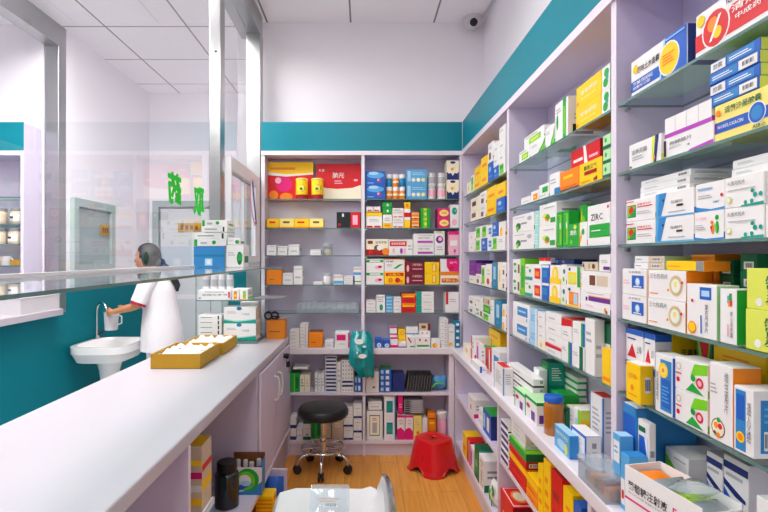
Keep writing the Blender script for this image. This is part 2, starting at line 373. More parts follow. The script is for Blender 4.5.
for x0, x1 in ((-.575, -.555), (-.002, .018), (.648, .688)):
    part(bb, 'side_panel', MB().box(x0, x1, 3.715, 3.93, 0, TOP-.052, None, faces=edge(2)))
for x0, x1 in ((-.555, -.002), (.018, .648)):
    part(bb, 'shelf_board', MB().box(x0, x1, 3.725, 3.93, .455, .476, None, faces=edge(2)))
    part(bb, 'bottom_board', MB().box(x0, x1, 3.72, 3.93, .09, .115, None, faces=edge(2)))
    part(bb, 'kick_board', bx(x0, x1, 3.735, 3.75, 0, .09, 'board_lavender'))
part(bb, 'back_panel', bx(-.575, .688, 3.93, 3.945, 0, TOP-.052, 'board_lavender'))
wt = bx(0, .287, 0, 3.399, -.05, 0, 'worktop_pale', bev=.006).build('worktop', None, (.668, .3, TOP)); tag(wt, 'long white worktop running along the right wall under the shelving', 'worktop')
wt = bx(0, 1.53, 0, .23, -.05, 0, 'worktop_pale', bev=.006).build('worktop', None, (-.575, 3.70, TOP)); tag(wt, 'short white worktop across the back wall behind the black stool', 'worktop')
# counter
CT = .907
ct = bx(0, .69, 0, 4.29, -.05, 0, 'worktop_white', bev=.006).build('worktop', None, (-1.27, -.6, CT)); tag(ct, 'long white counter worktop carrying two mustard trays on the left', 'worktop')
cc = empty('counter_cabinet', (-.6, -.6, 0), 'lavender cabinet body under the long white counter', 'cabinet')
for y0, y1 in ((-.58, -.56), (.6, .62), (1.69, 1.712), (2.70, 2.722), (3.66, 3.685)):
    part(cc, 'side_panel', MB().box(-1.24, -.602, y0, y1, .215 if y0 == 2.70 else 0, CT-.052, None, faces=edge(3)))
for y0, y1 in ((-.56, .6), (.62, 1.69), (1.712, 2.70), (2.722, 3.66)):
    part(cc, 'bottom_board', MB().box(-1.24, -.578, y0, y1, .215, .24, None, faces=edge(3)))
part(cc, 'back_panel', bx(-1.25, -1.24, -.58, 3.685, 0, CT-.052, 'board_lavender'))
part(cc, 'kick_board', bx(-.60, -.487, 2.985, 3.005, 0, .214, 'board_lavender'))
part(cc, 'toe_panel', bx(-.617, -.603, 3.05, 3.66, 0, .215, 'board_lavender'))
for i, (y0, y1, hy) in enumerate(((2.725, 3.13, 3.085), (3.136, 3.682, 3.195))):
    d = part(cc, 'cabinet_door', bx(-.600, -.583, y0, y1, .243, CT-.055, 'board_lavender', bev=.002)); w = cc.location
    m = MB(); pts = [(-.583, hy, .605), (-.558, hy, .61), (-.55, hy, .65), (-.55, hy, .70), (-.558, hy, .75), (-.583, hy, .755)]
    h = m.tube([Vector(p) for p in pts], .006, 'white_plastic', 8).build('handle', d)
m = MB(); m.lathe([(.017, 0), (.017, .03), (.012, .036), (0, .036)], 'black_plastic', 16, M=Matrix.Translation((-.583, 3.42, .815)) @ Matrix.Rotation(PI/2, 4, 'Y'))
lk = m.build('lock', d)
m = MB(); m.tube([(-.556+.012*math.cos(a), 3.42, .785+.012*math.sin(a)) for a in [2*PI*q/12 for q in range(12)]], .003, 'black_plastic', 6, closed=True); m.box(-.566, -.54, 3.414, 3.428, .735, .775, 'black_plastic', bev=.003); m.box(-.558, -.549, 3.418, 3.424, .70, .736, 'steel')
m.build('key', lk)
# the counter stands a degree off the wall line
cc.location.x = -.637; cc.rotation_euler.z = -.0176; ct.location.x = -1.321; ct.rotation_euler.z = -.0176
# glass partition above the counter
gp = empty('glass_partition', (-.872, 1.2, 1.447), 'tall clear glass partition over the counter with green stickers', 'partition')
def gpart(n, mb, par=None): return part(gp, n, mb)
for y0, y1 in ((-.6, 2.899), (2.992, 3.66)): gpart('glass_pane', bx(-.8745, -.8695, y0, y1, 1.4585, 3.21, 'pane_glass'))
m = MB(); m.box(-.905, -.838, 2.90, 2.99, 1.4585, 3.21, 'steel', bev=.003); m.lathe([(.006, 0), (.004, .003), (0, .003)], 'black_plastic', 10, M=Matrix.Translation((-.865, 2.9, 2.71)) @ Matrix.Rotation(PI/2, 4, 'X'))
gpart('steel_post', m)
gpart('bottom_rail', bx(-.884, -.86, -.6, 3.0, 1.448, 1.458, 'white_plastic'))
# mirrored green characters, read from the customer side
for s, y, zb, hh, ww in (('药', 2.275, 1.745, .14, .155), ('取', 2.61, 1.722, .145, .16)):
    vs, fs = glyphs(s, .02); m = MB()
    pts = [(-.8690, ww*(1-a), hh*b) for a, b in vs]
    m.add(pts, fs, 'green_sticker'); m.add([(p[0]+.0008, p[1], p[2]) for p in pts], fs, 'green_sticker')
    q = MB()      # heavy vinyl strokes: the glyph laid down several times, a hair apart
    for n_, (dy, dz) in enumerate(((0, 0), (.0045, 0), (-.0045, 0), (0, .004), (0, -.004), (.003, .003), (-.003, -.003))): q.add([(p[0]+n_*.00012, p[1]+y-ww/2+dy, p[2]+zb+dz) for p in m.v], m.f, 'green_sticker')
    part(gp, 'sticker_letter', q)
o = MB().box(0, .47, 0, 3.4, -.007, 0, None, faces=GE).build('glass_shelf', None, (-.97, -.4, 1.447)); tag(o, 'long glass shelf under the partition running above the white counter', 'shelf')
# ================= carton designs: description, base card, printed marks =================
D = {}
def de(k, desc, base, F=(), R=(), T=(), L=(), side=None, top=None):
    R = list(R)
    if not R and base == 'W' and side is None:      # side flap repeats the front's colour and some small print
        for q in F:
            k_ = q[-1]
            if isinstance(k_, str) and k_ in PAL and k_ not in ('W', 'g', 'lg', 'K', 'C'): R.append(('r', .0, .04, 1, .26, k_)); break
        R += [('l', .15, .42, .85, .75, 2, 'g')]
    D[k] = dict(desc=desc, base=base, F=list(F), R=list(R), T=list(T), L=list(L), side=side, top=top)
r = lambda a, b, c, d, k: ('r', a, b, c, d, k)
hb = lambda a, b, k: ('r', 0.0, a, 1.0, b, k)
vb = lambda a, b, k: ('r', a, 0.0, b, 1.0, k)
ln = lambda a, b, c, d, n, k='g': ('l', a, b, c, d, n, k)
tx = lambda s, a, b, c, d, k='K': ('t', s, a, b, c, d, k)
bc = ('b', .25, .3, .75, .7)
# near right bay
de('simu', 'white box with blue panel and yellow disc', 'W', [('p', [(0, .12), (.62, .12), (.62, .42), (0, .42)], 'B'), ('p', [(.58, 0), (1, 0), (1, 1), (.66, 1)], 'B'), ('p', [(.58, 0), (.66, 1), (.63, 1), (.55, 0)], 'lb'), ('c', .72, .44, .42, 'W'), ('c', .72, .44, .38, 'Y'), ('c', .10, .72, .12, 'Y'), tx('四味土木香囊', .15, .56, .56, .74), tx('TUMUXIANG', .06, .26, .44, .37, 'W'), tx('胶囊剂 口服', .06, .16, .4, .24, 'W'), ln(.62, .3, .82, .6, 4, 'O'), r(.68, .9, .98, .93, 'lb')], [('b', .3, .35, .7, .7)], side='N', top='B')
de('redband', 'red and white box with red orange roundel', 'W', [hb(0, .12, 'W'), ('p', [(0, .14), (1, .14), (1, .72), (.42, .72), (.34, .52), (0, .52)], 'R'), ('c', .24, .45, .43, 'W'), ('c', .24, .45, .39, 'R'), ('e', .21, .56, .06, .16, 'O'), ('e', .26, .34, .05, .13, 'Y'), ('p', [(.17, .2), (.2, .2), (.31, .7), (.28, .7)], 'W'), ('c', .07, .8, .13, 'Y'), tx('感冒清热颗粒', .36, .78, .98, .95, 'K'), tx('清热解毒', .42, .52, .95, .68, 'W'), tx('中成药 冲剂', .46, .34, .9, .46, 'W')], side='W', top='R')
de('ofo', 'yellow box with blue band and roundel', 'y', [r(0, .22, .96, .52, 'B'), r(0, .22, .04, .52, 'P'), r(.92, .22, 1, .56, 'P'), ('c', .64, .42, .28, 'W'), ('c', .64, .42, .25, 'B'), ('c', .64, .42, .18, 'cb'), tx('诺氟沙星胶囊', .17, .70, .70, .88, 'dg'), tx('AIBO', .58, .04, .76, .13, 'dg'), ('c', .07, .76, .09, 'O'), tx('NORFLOXACIN', .07, .32, .46, .42, 'W')], side='y', top='yg')
de('flatb', 'flat blue box with yellow side', 'B', [r(.04, .15, .6, .85, 'cb'), r(.62, .1, .97, .9, 'W'), ln(.08, .3, .5, .7, 2, 'W'), ('b', .68, .25, .92, .75)], side='yg', top='yg')
de('flatw', 'flat white-ended box with yellow side', 'B', [r(.02, .1, .34, .9, 'W'), r(.38, .15, .9, .85, 'cb'), ln(.42, .3, .85, .7, 2, 'W'), tx('胶囊', .08, .25, .28, .75, 'g')], side='yg', top='yg')
de('stripe', 'white box with yellow and navy slanted stripes', 'W', [('p', [(.72, 0), (.78, 0), (.84, 1), (.74, 1)], 'yg'), ('p', [(.78, 0), (.86, 0), (.94, 1), (.84, 1)], 'N'), ('e', .8, .2, .03, .09, 'O'), tx('双氯芬酸', .1, .55, .6, .75, 'g'), ln(.12, .3, .5, .5, 2, 'lg'), r(.04, .06, .1, .14, 'K')])
de('purpl', 'white box with purple base stripe', 'W', [('p', [(.5, 0), (1, 0), (1, .22), (.56, .1)], 'p'), tx('枸橼酸片', .12, .58, .6, .78, 'g'), ln(.12, .4, .4, .52, 2, 'lg'), r(0, .1, .05, .9, 'K'), r(.52, .3, .56, .4, 'g')], side='W')
de('purps', 'white boxes in a row over purple stripe', 'W', [hb(0, .2, 'p'), r(.25, .2, .26, 1, 'lg'), r(.5, .2, .51, 1, 'lg'), r(.75, .2, .76, 1, 'lg')])
de('leafy', 'white box with red line and leaf picture', 'W', [r(.05, .18, .36, .74, 'dg'), r(.07, .22, .34, .7, 'L'), ('e', .2, .5, .09, .2, 'R'), ('p', [(.12, .22), (.34, .22), (.34, .6)], 'G'), r(.42, .6, .92, .64, 'R'), tx('健胃消食片', .42, .68, .88, .78, 'R'), ln(.42, .28, .9, .44, 2, 'lg'), r(0, .88, .3, .92, 'R')])
de('bluediag', 'white box with blue diagonal end and base', 'W', [('p', [(0, 0), (.14, 0), (.3, 1), (0, 1)], 'cb'), ('p', [(0, 0), (.04, 0), (.09, 1), (0, 1)], 'b'), hb(0, .06, 'b'), tx('盐酸片', .42, .52, .74, .64, 'g'), r(.58, .38, .74, .46, 'K'), ln(.36, .14, .8, .24, 1, 'lg'), ('e', .22, .7, .03, .05, 'N')])
de('bluewave', 'white box with blue wave along the base', 'W', [('p', [(0, 0), (1, 0), (1, .1), (.55, .06), (.2, .14), (0, .2)], 'cb'), ('p', [(0, .02), (.5, 0), (1, 0), (1, .06), (.6, .03)], 'b'), tx('阿莫西林片', .1, .72, .62, .84, 'b'), ln(.1, .44, .6, .6, 2, 'lg'), tx('AMX', .62, .26, .84, .34, 'b'), ('c', .92, .5, .06, 'R')])
de('figures', 'white box with orange and green leaping figures', 'W', [('p', [(0, 0), (1, 0), (1, .08), (.4, .05), (0, .12)], 'cb'), ('e', .8, .42, .06, .22, 'G'), ('c', .8, .76, .09, 'G'), ('p', [(.72, .5), (.8, .2), (.78, .6)], 'L'), ('e', .66, .36, .05, .17, 'O'), ('c', .64, .6, .07, 'O'), ('p', [(.58, .45), (.66, .22), (.64, .5)], 'R'), tx('小儿氨酚', .06, .7, .45, .82, 'k'), ln(.06, .36, .44, .56, 3, 'lg')])
de('teald', 'white box with teal pills on the base', 'W', [('p', [(.42, 0), (1, 0), (1, .1), (.46, .05)], 'T'), ('c', .56, .12, .07, 'T'), ('c', .72, .14, .07, 'T'), ('c', .8, .32, .08, 'T'), ('c', .74, .46, .07, 'T'), ('c', .94, .33, .07, 'T'), tx('头孢克肟片', .1, .72, .56, .86, 'g'), ln(.12, .52, .82, .6, 1, 'lg'), ('c', .14, .26, .11, 'yg'), ('c', .14, .26, .08, 'W')], R=[bc])
de('wlong', 'long plain white box with grey end label', 'W', [ln(.1, .4, .4, .7, 2, 'lg'), ('b', .78, .25, .95, .75)], R=[('l', .1, .3, .9, .7, 3, 'g')])
de('wgrey', 'white box with green-grey printed side', 'W', [ln(.06, .35, .26, .65, 1, 'g'), r(.5, 0, 1, 1, 'bg'), ('b', .62, .25, .9, .75)], side='pg')
de('bluesq', 'white box with blue square emblem', 'W', [r(.42, .28, .9, .76, 'B'), ('c', .66, .52, .16, 'lb'), ('c', .66, .54, .1, 'W'), r(.5, .32, .82, .36, 'W'), tx('北京降压', .3, .84, .8, .93, 'g'), ln(.08, .4, .34, .6, 2, 'k')], side='C')
de('flower', 'white box with wreath of fruit', 'W', [('c', .76, .5, .36, 'bg'), ('c', .76, .5, .30, 'O'), ('c', .76, .5, .27, 'pg'), ('c', .76, .5, .22, 'W'), ('c', .76, .55, .1, 'y'), tx('三七伤药片', .06, .7, .56, .88, 'g'), ln(.06, .14, .3, .22, 1, 'O'), ('c', .58, .34, .05, 'O'), ('c', .93, .62, .05, 'R')], side='O')
de('yflat', 'flat yellow box with dark end', 'Y', [r(.82, 0, 1, 1, 'g'), r(.05, .4, .4, .5, 'O')], side='O', top='Y')
de('yorange', 'orange-yellow box with gold print', 'O', [ln(.3, .35, .9, .65, 2, 'br'), r(0, .92, 1, .96, 'y')], side='O', top='Y')
de('bsquare', 'tall white box with blue seal and gold coin', 'W', [r(.46, .72, .84, .95, 'B'), r(.52, .78, .78, .89, 'lb'), ('c', .2, .16, .15, 'O'), ('c', .2, .17, .11, 'Y'), tx('复\n方\n丹\n参\n片', .64, .1, .76, .64, 'g'), r(.5, .08, .54, .42, 'B'), ('c', .22, .68, .04, 'R')], side='pg')
de('csquare', 'tall white box with small coloured squares', 'W', [r(.46, .74, .62, .88, 'b'), r(.58, .8, .74, .92, 'G'), r(.54, .68, .7, .8, 'O'), r(.66, .7, .76, .8, 'R'), tx('脑\n心\n通\n胶\n囊', .66, .12, .8, .6, 'g'), r(.52, .14, .56, .36, 'R')], side='G')
de('dgreen', 'dark green box with white end label', 'dg', [r(.25, .1, .85, .55, 'W'), ('b', .35, .15, .78, .5)], side='dg', top='T')
de('ygreen', 'yellow-green box with column of dark letters', 'yg', [tx('感\n冒\n灵', .32, .15, .58, .85, 'dg'), tx('胶\n囊', .68, .35, .9, .8, 'O'), ('c', .22, .18, .1, 'W')], side='yg')
de('tri', 'white box with blue top and red triangle', 'W', [('p', [(.1, .14), (.62, .14), (.38, .56)], 'R'), hb(.84, 1, 'B'), ln(.12, .66, .6, .76, 1, 'N'), tx('止咳', .66, .3, .92, .55, 'g')], side='W', top='B', R=[hb(.8, 1, 'B'), ln(.2, .2, .8, .6, 4, 'bg')])
de('yplain', 'bright yellow box with gold lettering', 'Y', [tx('安宫牛黄丸', .2, .6, .8, .74, 'O'), ('c', .45, .36, .12, 'O'), ln(.2, .14, .8, .22, 1, 'O')], side='Y', R=[('b', .35, .3, .8, .7)], top='W')
de('ybrown', 'yellow box with brown printed side', 'Y', [ln(.2, .4, .8, .7, 2, 'O')], side='Y', R=[tx('牛黄解毒片', .2, .42, .85, .6, 'br')], top='Y')
de('bluewin', 'white box with blue panel and gold flower', 'W', [r(.32, .06, .96, .92, 'cb'), r(.4, .12, .9, .6, 'B'), ('c', .5, .74, .27, 'Y'), ('c', .5, .74, .16, 'y'), ('c', .5, .74, .08, 'O'), tx('板\n蓝\n根', .08, .2, .24, .7, 'g'), ln(.44, .2, .86, .5, 5, 'b')], side='B')
de('garden', 'white box with green and red herb pictures', 'W', [('p', [(.5, .55), (1, .7), (1, 1), (.62, .92)], 'L'), ('p', [(.36, .06), (.9, .06), (.56, .34)], 'G'), ('c', .78, .4, .16, 'R'), ('c', .78, .4, .09, 'k'), ('c', .12, .3, .08, 'R'), ('c', .14, .72, .12, 'bg'), ('c', .14, .72, .08, 'W'), ln(.06, .46, .24, .56, 1, 'R'), ('e', .6, .5, .07, .1, 'G')])
de('fruit', 'tall white box with fruit plate picture', 'W', [('c', .4, .17, .3, 'br'), ('c', .4, .17, .26, 'C'), ('c', .32, .2, .1, 'O'), ('c', .5, .2, .09, 'R'), ('c', .42, .08, .09, 'O'), ('c', .44, .28, .08, 'G'), ('c', .28, .1, .06, 'dg'), tx('维\n生\n素\n片', .7, .4, .86, .92, 'g'), ln(.1, .6, .4, .75, 3, 'lg')], side='O')
de('bluecol', 'white box with blue column and gold disc', 'W', [r(.1, .04, .62, .95, 'cb'), r(.16, .5, .56, .88, 'B'), ('c', .36, .24, .22, 'Y'), ('c', .36, .24, .14, 'O'), tx('通\n心\n络', .7, .2, .9, .8, 'g')], side='W', R=[r(.2, .08, .95, .86, 'cb'), ('b', .3, .12, .7, .4), ln(.3, .5, .85, .78, 3, 'b')])
de('melon', 'dark green box with melon slice picture', 'dg', [('p', [(.1, .95), (.9, .95), (.8, .3), (.5, .12), (.2, .4)], 'L'), ('p', [(.2, .95), (.84, .95), (.72, .45), (.5, .28)], 'R'), ('c', .4, .7, .05, 'K'), ('c', .6, .62, .05, 'K')])
de('wtext', 'white box with black column text', 'W', [tx('银\n杏\n叶', .2, .2, .45, .8, 'g'), ln(.55, .3, .9, .7, 3, 'lg')])
# bench near
de('bigblue', 'large blue carton with white lid edge', 'cb', [r(.05, .1, .95, .9, 'B')], R=[r(.75, .02, .95, .14, 'W'), ('b', .77, .03, .93, .13), r(.1, .3, .6, .34, 'b')], side='cb', top='W')
de('arch', 'white card box with blue arched panel', 'W', [r(.1, .05, .9, .82, 'B'), ('p', [(.1, .05), (.5, .05), (.1, .4)], 'W'), ('p', [(.9, .82), (.9, .55), (.6, .82)], 'W'), r(.1, .87, .7, .93, 'dg')])
de('blueend', 'pale blue box with white window panel', 'b', [r(.1, .3, .9, .84, 'W'), ln(.2, .5, .7, .74, 2, 'b')], side='b', top='lb')
de('smallblue', 'small blue box with white flap', 'b', [r(.04, .1, .5, .55, 'W'), r(.15, .2, .4, .35, 'R')], side='b', top='cb')
de('navywave', 'tall white box with navy waves', 'W', [('p', [(0, .2), (.8, .2), (.8, .46), (.4, .52), (0, .64)], 'B'), ('p', [(0, .67), (.5, .59), (.9, .57), (.9, .61), (.4, .68), (0, .74)], 'N'), hb(.86, .94, 'N'), ('c', .66, .49, .1, 'Y'), ln(.1, .76, .8, .85, 1, 'lg')], side='W', top='lg')
de('navystripe', 'white box with navy edge stripes', 'W', [vb(.0, .14, 'N'), vb(.62, .72, 'N'), ('b', .22, .3, .56, .8)])
de('plainw', 'plain white box with faint print', 'W', [ln(.12, .55, .7, .8, 2, 'lg')], R=[ln(.15, .3, .7, .6, 2, 'lg')])
de('greenw', 'white box with lime corner', 'W', [('p', [(0, 0), (.6, 0), (0, .7)], 'L'), ln(.4, .6, .9, .8, 1, 'lg')], side='W')
# middle bay
de('gsm', 'small white box with lime panel', 'W', [r(.28, .18, .86, .66, 'L'), r(.36, .3, .76, .52, 'yg'), ln(.1, .76, .7, .88, 1, 'G')], L=[hb(0, 1, 'G')])
de('gsm2', 'white box with green wavy end', 'W', [('p', [(.5, 0), (1, 0), (1, .9), (.86, .5), (.7, .3)], 'G'), ('p', [(.7, .1), (1, .1), (1, .6), (.9, .4)], 'L'), ln(.1, .6, .5, .8, 2, 'lg')])
de('gcol', 'tall white box with green column', 'W', [vb(.62, .86, 'G'), r(.68, .1, .8, .8, 'L'), ('e', .2, .5, .08, .2, 'G'), ln(.1, .72, .5, .86, 2, 'lg')], R=[r(.15, .05, .8, .3, 'K'), ln(.2, .4, .8, .6, 2, 'lg')])
de('ybig', 'big bright yellow box with white lettering', 'Y', [tx('胃泰颗粒', .2, .5, .86, .7, 'C'), r(.04, .1, .12, .26, 'O'), ln(.2, .25, .8, .38, 1, 'y')], side='Y', top='Y')
de('gblob', 'white box with large green leaves', 'W', [('e', .6, .7, .3, .18, 'G'), ('e', .5, .3, .3, .2, 'G'), ('e', .7, .5, .15, .12, 'T')], side='G')
de('ostick', 'flat white box with orange sticker', 'W', [r(.3, .15, .85, .7, 'O'), r(.4, .3, .7, .5, 'Y')])
de('gstick', 'white box with green sticker', 'W', [r(.35, .4, .9, .78, 'G'), ln(.1, .15, .7, .3, 1, 'lg')])
de('bcorner', 'white box with blue corner label', 'W', [r(.5, 0, 1, .3, 'cb'), ln(.12, .5, .7, .8, 2, 'lg')])
de('orng', 'orange box with brown beaded edge', 'O', [hb(0, .12, 'br'), r(.2, .6, .7, .74, 'Y'), ln(.1, .16, .9, .24, 1, 'R')], side='O', top='O')
de('yred', 'yellow box with red title and berry', 'Y', [tx('藿香正气', .22, .64, .8, .84, 'dg'), r(.25, .42, .8, .58, 'r'), ('c', .78, .16, .1, 'r'), ('c', .7, .14, .08, 'br'), ln(.1, .1, .5, .2, 1, 'O')], side='O', top='O')
de('redtop', 'red box with white slash', 'R', [('p', [(.5, 0), (.62, 0), (.54, 1), (.46, 1)], 'W'), r(.1, .35, .44, .5, 'W'), r(.66, .3, .95, .42, 'k')], side='r', top='r')
de('pgreen', 'pale green box with dark green band', 'pg', [hb(.02, .26, 'dg'), ('e', .4, .62, .14, .16, 'G')], side='pg', R=[hb(.02, .26, 'dg'), ('e', .5, .6, .2, .16, 'L')])
de('wpic', 'white box with grey map print', 'W', [('e', .3, .35, .12, .2, 'dg'), ('e', .26, .2, .06, .16, 'L'), r(.42, .42, .7, .52, 'g'), ('e', .82, .7, .1, .12, 'lg'), ln(.1, .8, .6, .9, 1, 'lg')])
de('tealend', 'slim aqua box', 't', [ln(.2, .2, .8, .8, 4, 'W')], side='t')
de('leafg', 'white box with green and orange leaves', 'W', [('e', .4, .46, .2, .12, 'yg'), ('e', .5, .36, .16, .16, 'O'), ('e', .52, .4, .12, .12, 'G'), r(.68, .12, .96, .34, 'G'), ln(.3, .76, .9, .88, 1, 'lg')])
de('gtall', 'tall bright green box', 'G', [r(.15, .08, .85, .92, 'L'), r(.2, .1, .55, .9, 'G'), ('e', .65, .6, .1, .1, 'W')], side='G', top='W')
de('gpack', 'green pack with white lettering', 'G', [tx('清热', .15, .5, .85, .72, 'W'), ('e', .3, .2, .12, .1, 'L'), ('e', .7, .85, .16, .1, 'yg')], side='L')
de('gyel', 'green box with yellow leaf', 'G', [('p', [(.1, .3), (.4, .95), (.5, .4)], 'Y'), ('e', .6, .6, .2, .14, 'L'), r(.3, .1, .9, .22, 'W')], side='G')
de('zirc', 'large white box with green label', 'W', [tx('ZIRC', .16, .62, .68, .78, 'K'), r(.06, .2, .98, .52, 'G'), r(.06, .2, .1, .52, 'W'), ln(.2, .34, .6, .4, 1, 'W'), ('c', .92, .9, .04, 'R')])
de('gfig', 'white box with orange streak and green dot', 'W', [('p', [(0, 0), (.3, .4), (.2, .7), (.05, .3)], 'O'), ('c', .5, .6, .2, 'G')])
de('gdot', 'white box with green dots and brown root', 'W', [('e', .3, .7, .2, .1, 'G'), ('e', .36, .3, .18, .1, 'G'), r(.72, .2, .95, .7, 'br'), r(.74, .24, .9, .4, 'r'), ln(.1, .44, .6, .54, 1, 'lg')])
de('lime', 'narrow lime green box', 'L', [r(.3, .2, .8, .8, 'G')], side='L', top='L')
de('wgend', 'white box with green base', 'W', [hb(.02, .22, 'T'), ('e', .7, .6, .16, .12, 'G'), ln(.1, .7, .5, .9, 1, 'lg')])
de('redsq', 'white box with red square', 'W', [r(.26, .16, .92, .78, 'R'), r(.36, .3, .8, .6, 'O')])
de('bluesq2', 'blue and white box', 'B', [r(.05, .84, 1, .98, 'W'), r(.2, .3, .8, .7, 'cb'), r(0, 0, .12, 1, 'lb')])
de('ycirc', 'yellow and white box with yellow circle', 'W', [('c', .5, .5, .44, 'Y'), hb(0, .3, 'Y'), ('c', .5, .55, .24, 'y')])
de('greenspot', 'white box with green spots', 'W', [('c', .6, .66, .22, 'dg'), ('c', .5, .26, .2, 'L')])
de('ygbox', 'yellow box with green end', 'W', [r(.12, .12, .74, .72, 'Y'), r(.18, .2, .68, .6, 'yg'), vb(.8, 1, 'G'), ('e', .25, .86, .08, .08, 'N')])
de('ygbox2', 'white box with orange and grey panel', 'W', [r(.2, .1, .9, .74, 'O'), r(.56, .16, .84, .68, 'lb'), ('e', .25, .86, .09, .08, 'N'), hb(0, .08, 'Y')])
de('wpurp', 'white box with purple and orange band', 'W', [r(.3, .52, 1, .74, 'P'), r(.3, .74, 1, .79, 'O'), r(.2, .5, .26, .7, 'N'), ln(.25, .88, .8, .96, 1, 'lg'), ('c', .86, .2, .12, 'O'), ('c', .9, .12, .09, 'br'), ln(.2, .2, .5, .34, 2, 'k')])
de('wbrown', 'white box with brown stamp', 'W', [r(.3, .3, .5, .8, 'br'), r(.55, .3, .9, .8, 'bg')])
de('wpur2', 'white box with purple patch', 'W', [r(.4, .1, .96, .3, 'P'), ln(.2, .5, .8, .7, 2, 'lg')])
de('redora', 'flat red box with white front', 'W', [hb(.5, 1, 'R'), ('c', .5, .7, .2, 'O')], top='R')
de('navyflat', 'flat navy box', 'N', [r(.1, .2, .3, .8, 'b'), r(.5, .2, .6, .8, 'g')], side='N', top='N')
de('bgflat', 'flat beige box with round stamp', 'bg', [('e', .1, .5, .05, .34, 'N'), r(.45, .2, .5, .8, 'br'), ('e', .75, .5, .1, .3, 'br')], side='bg', top='C')
de('bwbox', 'white box with blue panel', 'W', [r(.3, .3, .9, .8, 'cb'), r(.36, .5, .8, .6, 'lb'), ('c', .85, .14, .1, 'b')])
de('pblue', 'pale blue box', 'lb', [ln(.2, .3, .8, .7, 4, 'b'), vb(.8, 1, 'W')], side='lb')
de('wstack', 'thin white box', 'W', [ln(.2, .3, .6, .6, 1, 'lg')], side='W', R=[ln(.2, .3, .8, .7, 1, 'lg')])
de('cream', 'cream box with tan figure', 'C', [('e', .5, .5, .2, .24, 'bg')], side='C')
de('redw', 'white box with red slanted lid', 'W', [('p', [(0, .62), (1, .72), (1, 1), (0, 1)], 'R'), ln(.15, .2, .7, .45, 2, 'lg')], top='R', R=[hb(.7, 1, 'R'), ('c', .4, .3, .2, 'Y')])
de('bgend', 'white box with blue and green ends', 'W', [vb(.7, .86, 'G'), vb(.86, 1, 'B'), ln(.1, .5, .5, .7, 2, 'lg')], R=[vb(0, .4, 'B')])
de('gend', 'white box with green end', 'W', [vb(.62, .9, 'dg'), ln(.1, .5, .5, .7, 2, 'lg')], side='dg')
de('dgbox', 'dark green box with white base', 'dg', [hb(0, .26, 'W'), ln(.2, .5, .7, .7, 1, 'G')], side='dg', top='dg')
de('tealw', 'white box with teal scribble', 'W', [('e', .5, .4, .3, .16, 'T'), ('e', .4, .3, .12, .1, 'W'), ln(.2, .7, .8, .85, 1, 'dg')])
de('ytag', 'yellow card tag box', 'Y', [r(.1, .1, .9, .2, 'O')], side='Y', top='Y')
# bench middle
de('kflat', 'flat white box with black stripe', 'W', [hb(0, .22, 'K'), ln(.1, .5, .5, .8, 1, 'lg')], L=[hb(0, .25, 'K')], R=[hb(0, .22, 'K'), ('b', .62, .4, .9, .9)])
de('gflat', 'flat green-edged box', 'W', [hb(0, .4, 'G'), r(.1, .5, .5, .8, 'pg')], R=[hb(.05, .4, 'G')], top='pg')
de('gtallb', 'teal green upright box', 'dg', [r(.2, .2, .8, .8, 'G'), ln(.3, .4, .7, .6, 3, 'W')], side='T', R=[ln(.2, .2, .8, .8, 6, 'W')])
de('gmid', 'green box with white base', 'G', [hb(0, .25, 'W'), r(.2, .5, .8, .8, 'dg')], side='G', R=[r(.2, .1, .9, .3, 'W')])
de('beige', 'long beige box with brown seam', 'bg', [hb(0, .06, 'br'), ln(.1, .4, .5, .6, 1, 'br')], side='bg', R=[hb(0, .08, 'br'), vb(.96, 1, 'br')], top='C')
de('greenvi', 'white box with green frame and purple tag', 'W', [r(.02, .86, 1, 1, 'G'), vb(0, .08, 'G'), r(.55, .1, .85, .5, 'P'), ('e', .3, .6, .16, .1, 'R')], R=[hb(.86, 1, 'G'), r(.1, .1, .3, .46, 'P'), r(.4, .55, .9, .7, 'R')], top='pg')
de('bluetick', 'flat white box with blue mark', 'W', [ln(.1, .4, .6, .7, 1, 'lg')], T=[r(.4, .3, .7, .6, 'cb')], R=[ln(.2, .3, .8, .6, 1, 'lg')])
de('dglabel', 'dark green label box with white frame', 'dg', [r(.1, .1, .9, .9, 'W'), r(.16, .14, .84, .86, 'dg'), ('e', .55, .5, .16, .24, 'g')], side='dg')
de('wyel', 'white box with lime and yellow side', 'W', [r(.2, .1, .5, .7, 'lb'), vb(.62, 1, 'L')], R=[hb(0, 1, 'yg'), hb(.1, .7, 'Y')], top='W')
de('tallblue', 'tall white box with blue edges and red top', 'W', [vb(0, .05, 'cb'), vb(.95, 1, 'cb'), ln(.2, .3, .8, .8, 6, 'lg')], R=[vb(0, .08, 'cb'), ln(.2, .4, .8, .8, 5, 'lg')], T=[r(.1, .1, .9, .9, 'R')])
de('blueb', 'light blue box with white lettering', 'b', [tx('创可贴', .1, .66, .9, .84, 'W'), ('e', .5, .35, .3, .2, 'lb'), ('e', .8, .3, .1, .24, 'yg')], side='cb', top='lb')
de('bwin', 'blue-framed white box with barcode side', 'B', [r(.12, .08, .94, .9, 'W'), ln(.24, .3, .8, .8, 5, 'lb')], side='W', R=[('b', .4, .55, .7, .8), ln(.4, .4, .7, .5, 1, 'lg'), vb(0, .03, 'cb')], top='W')
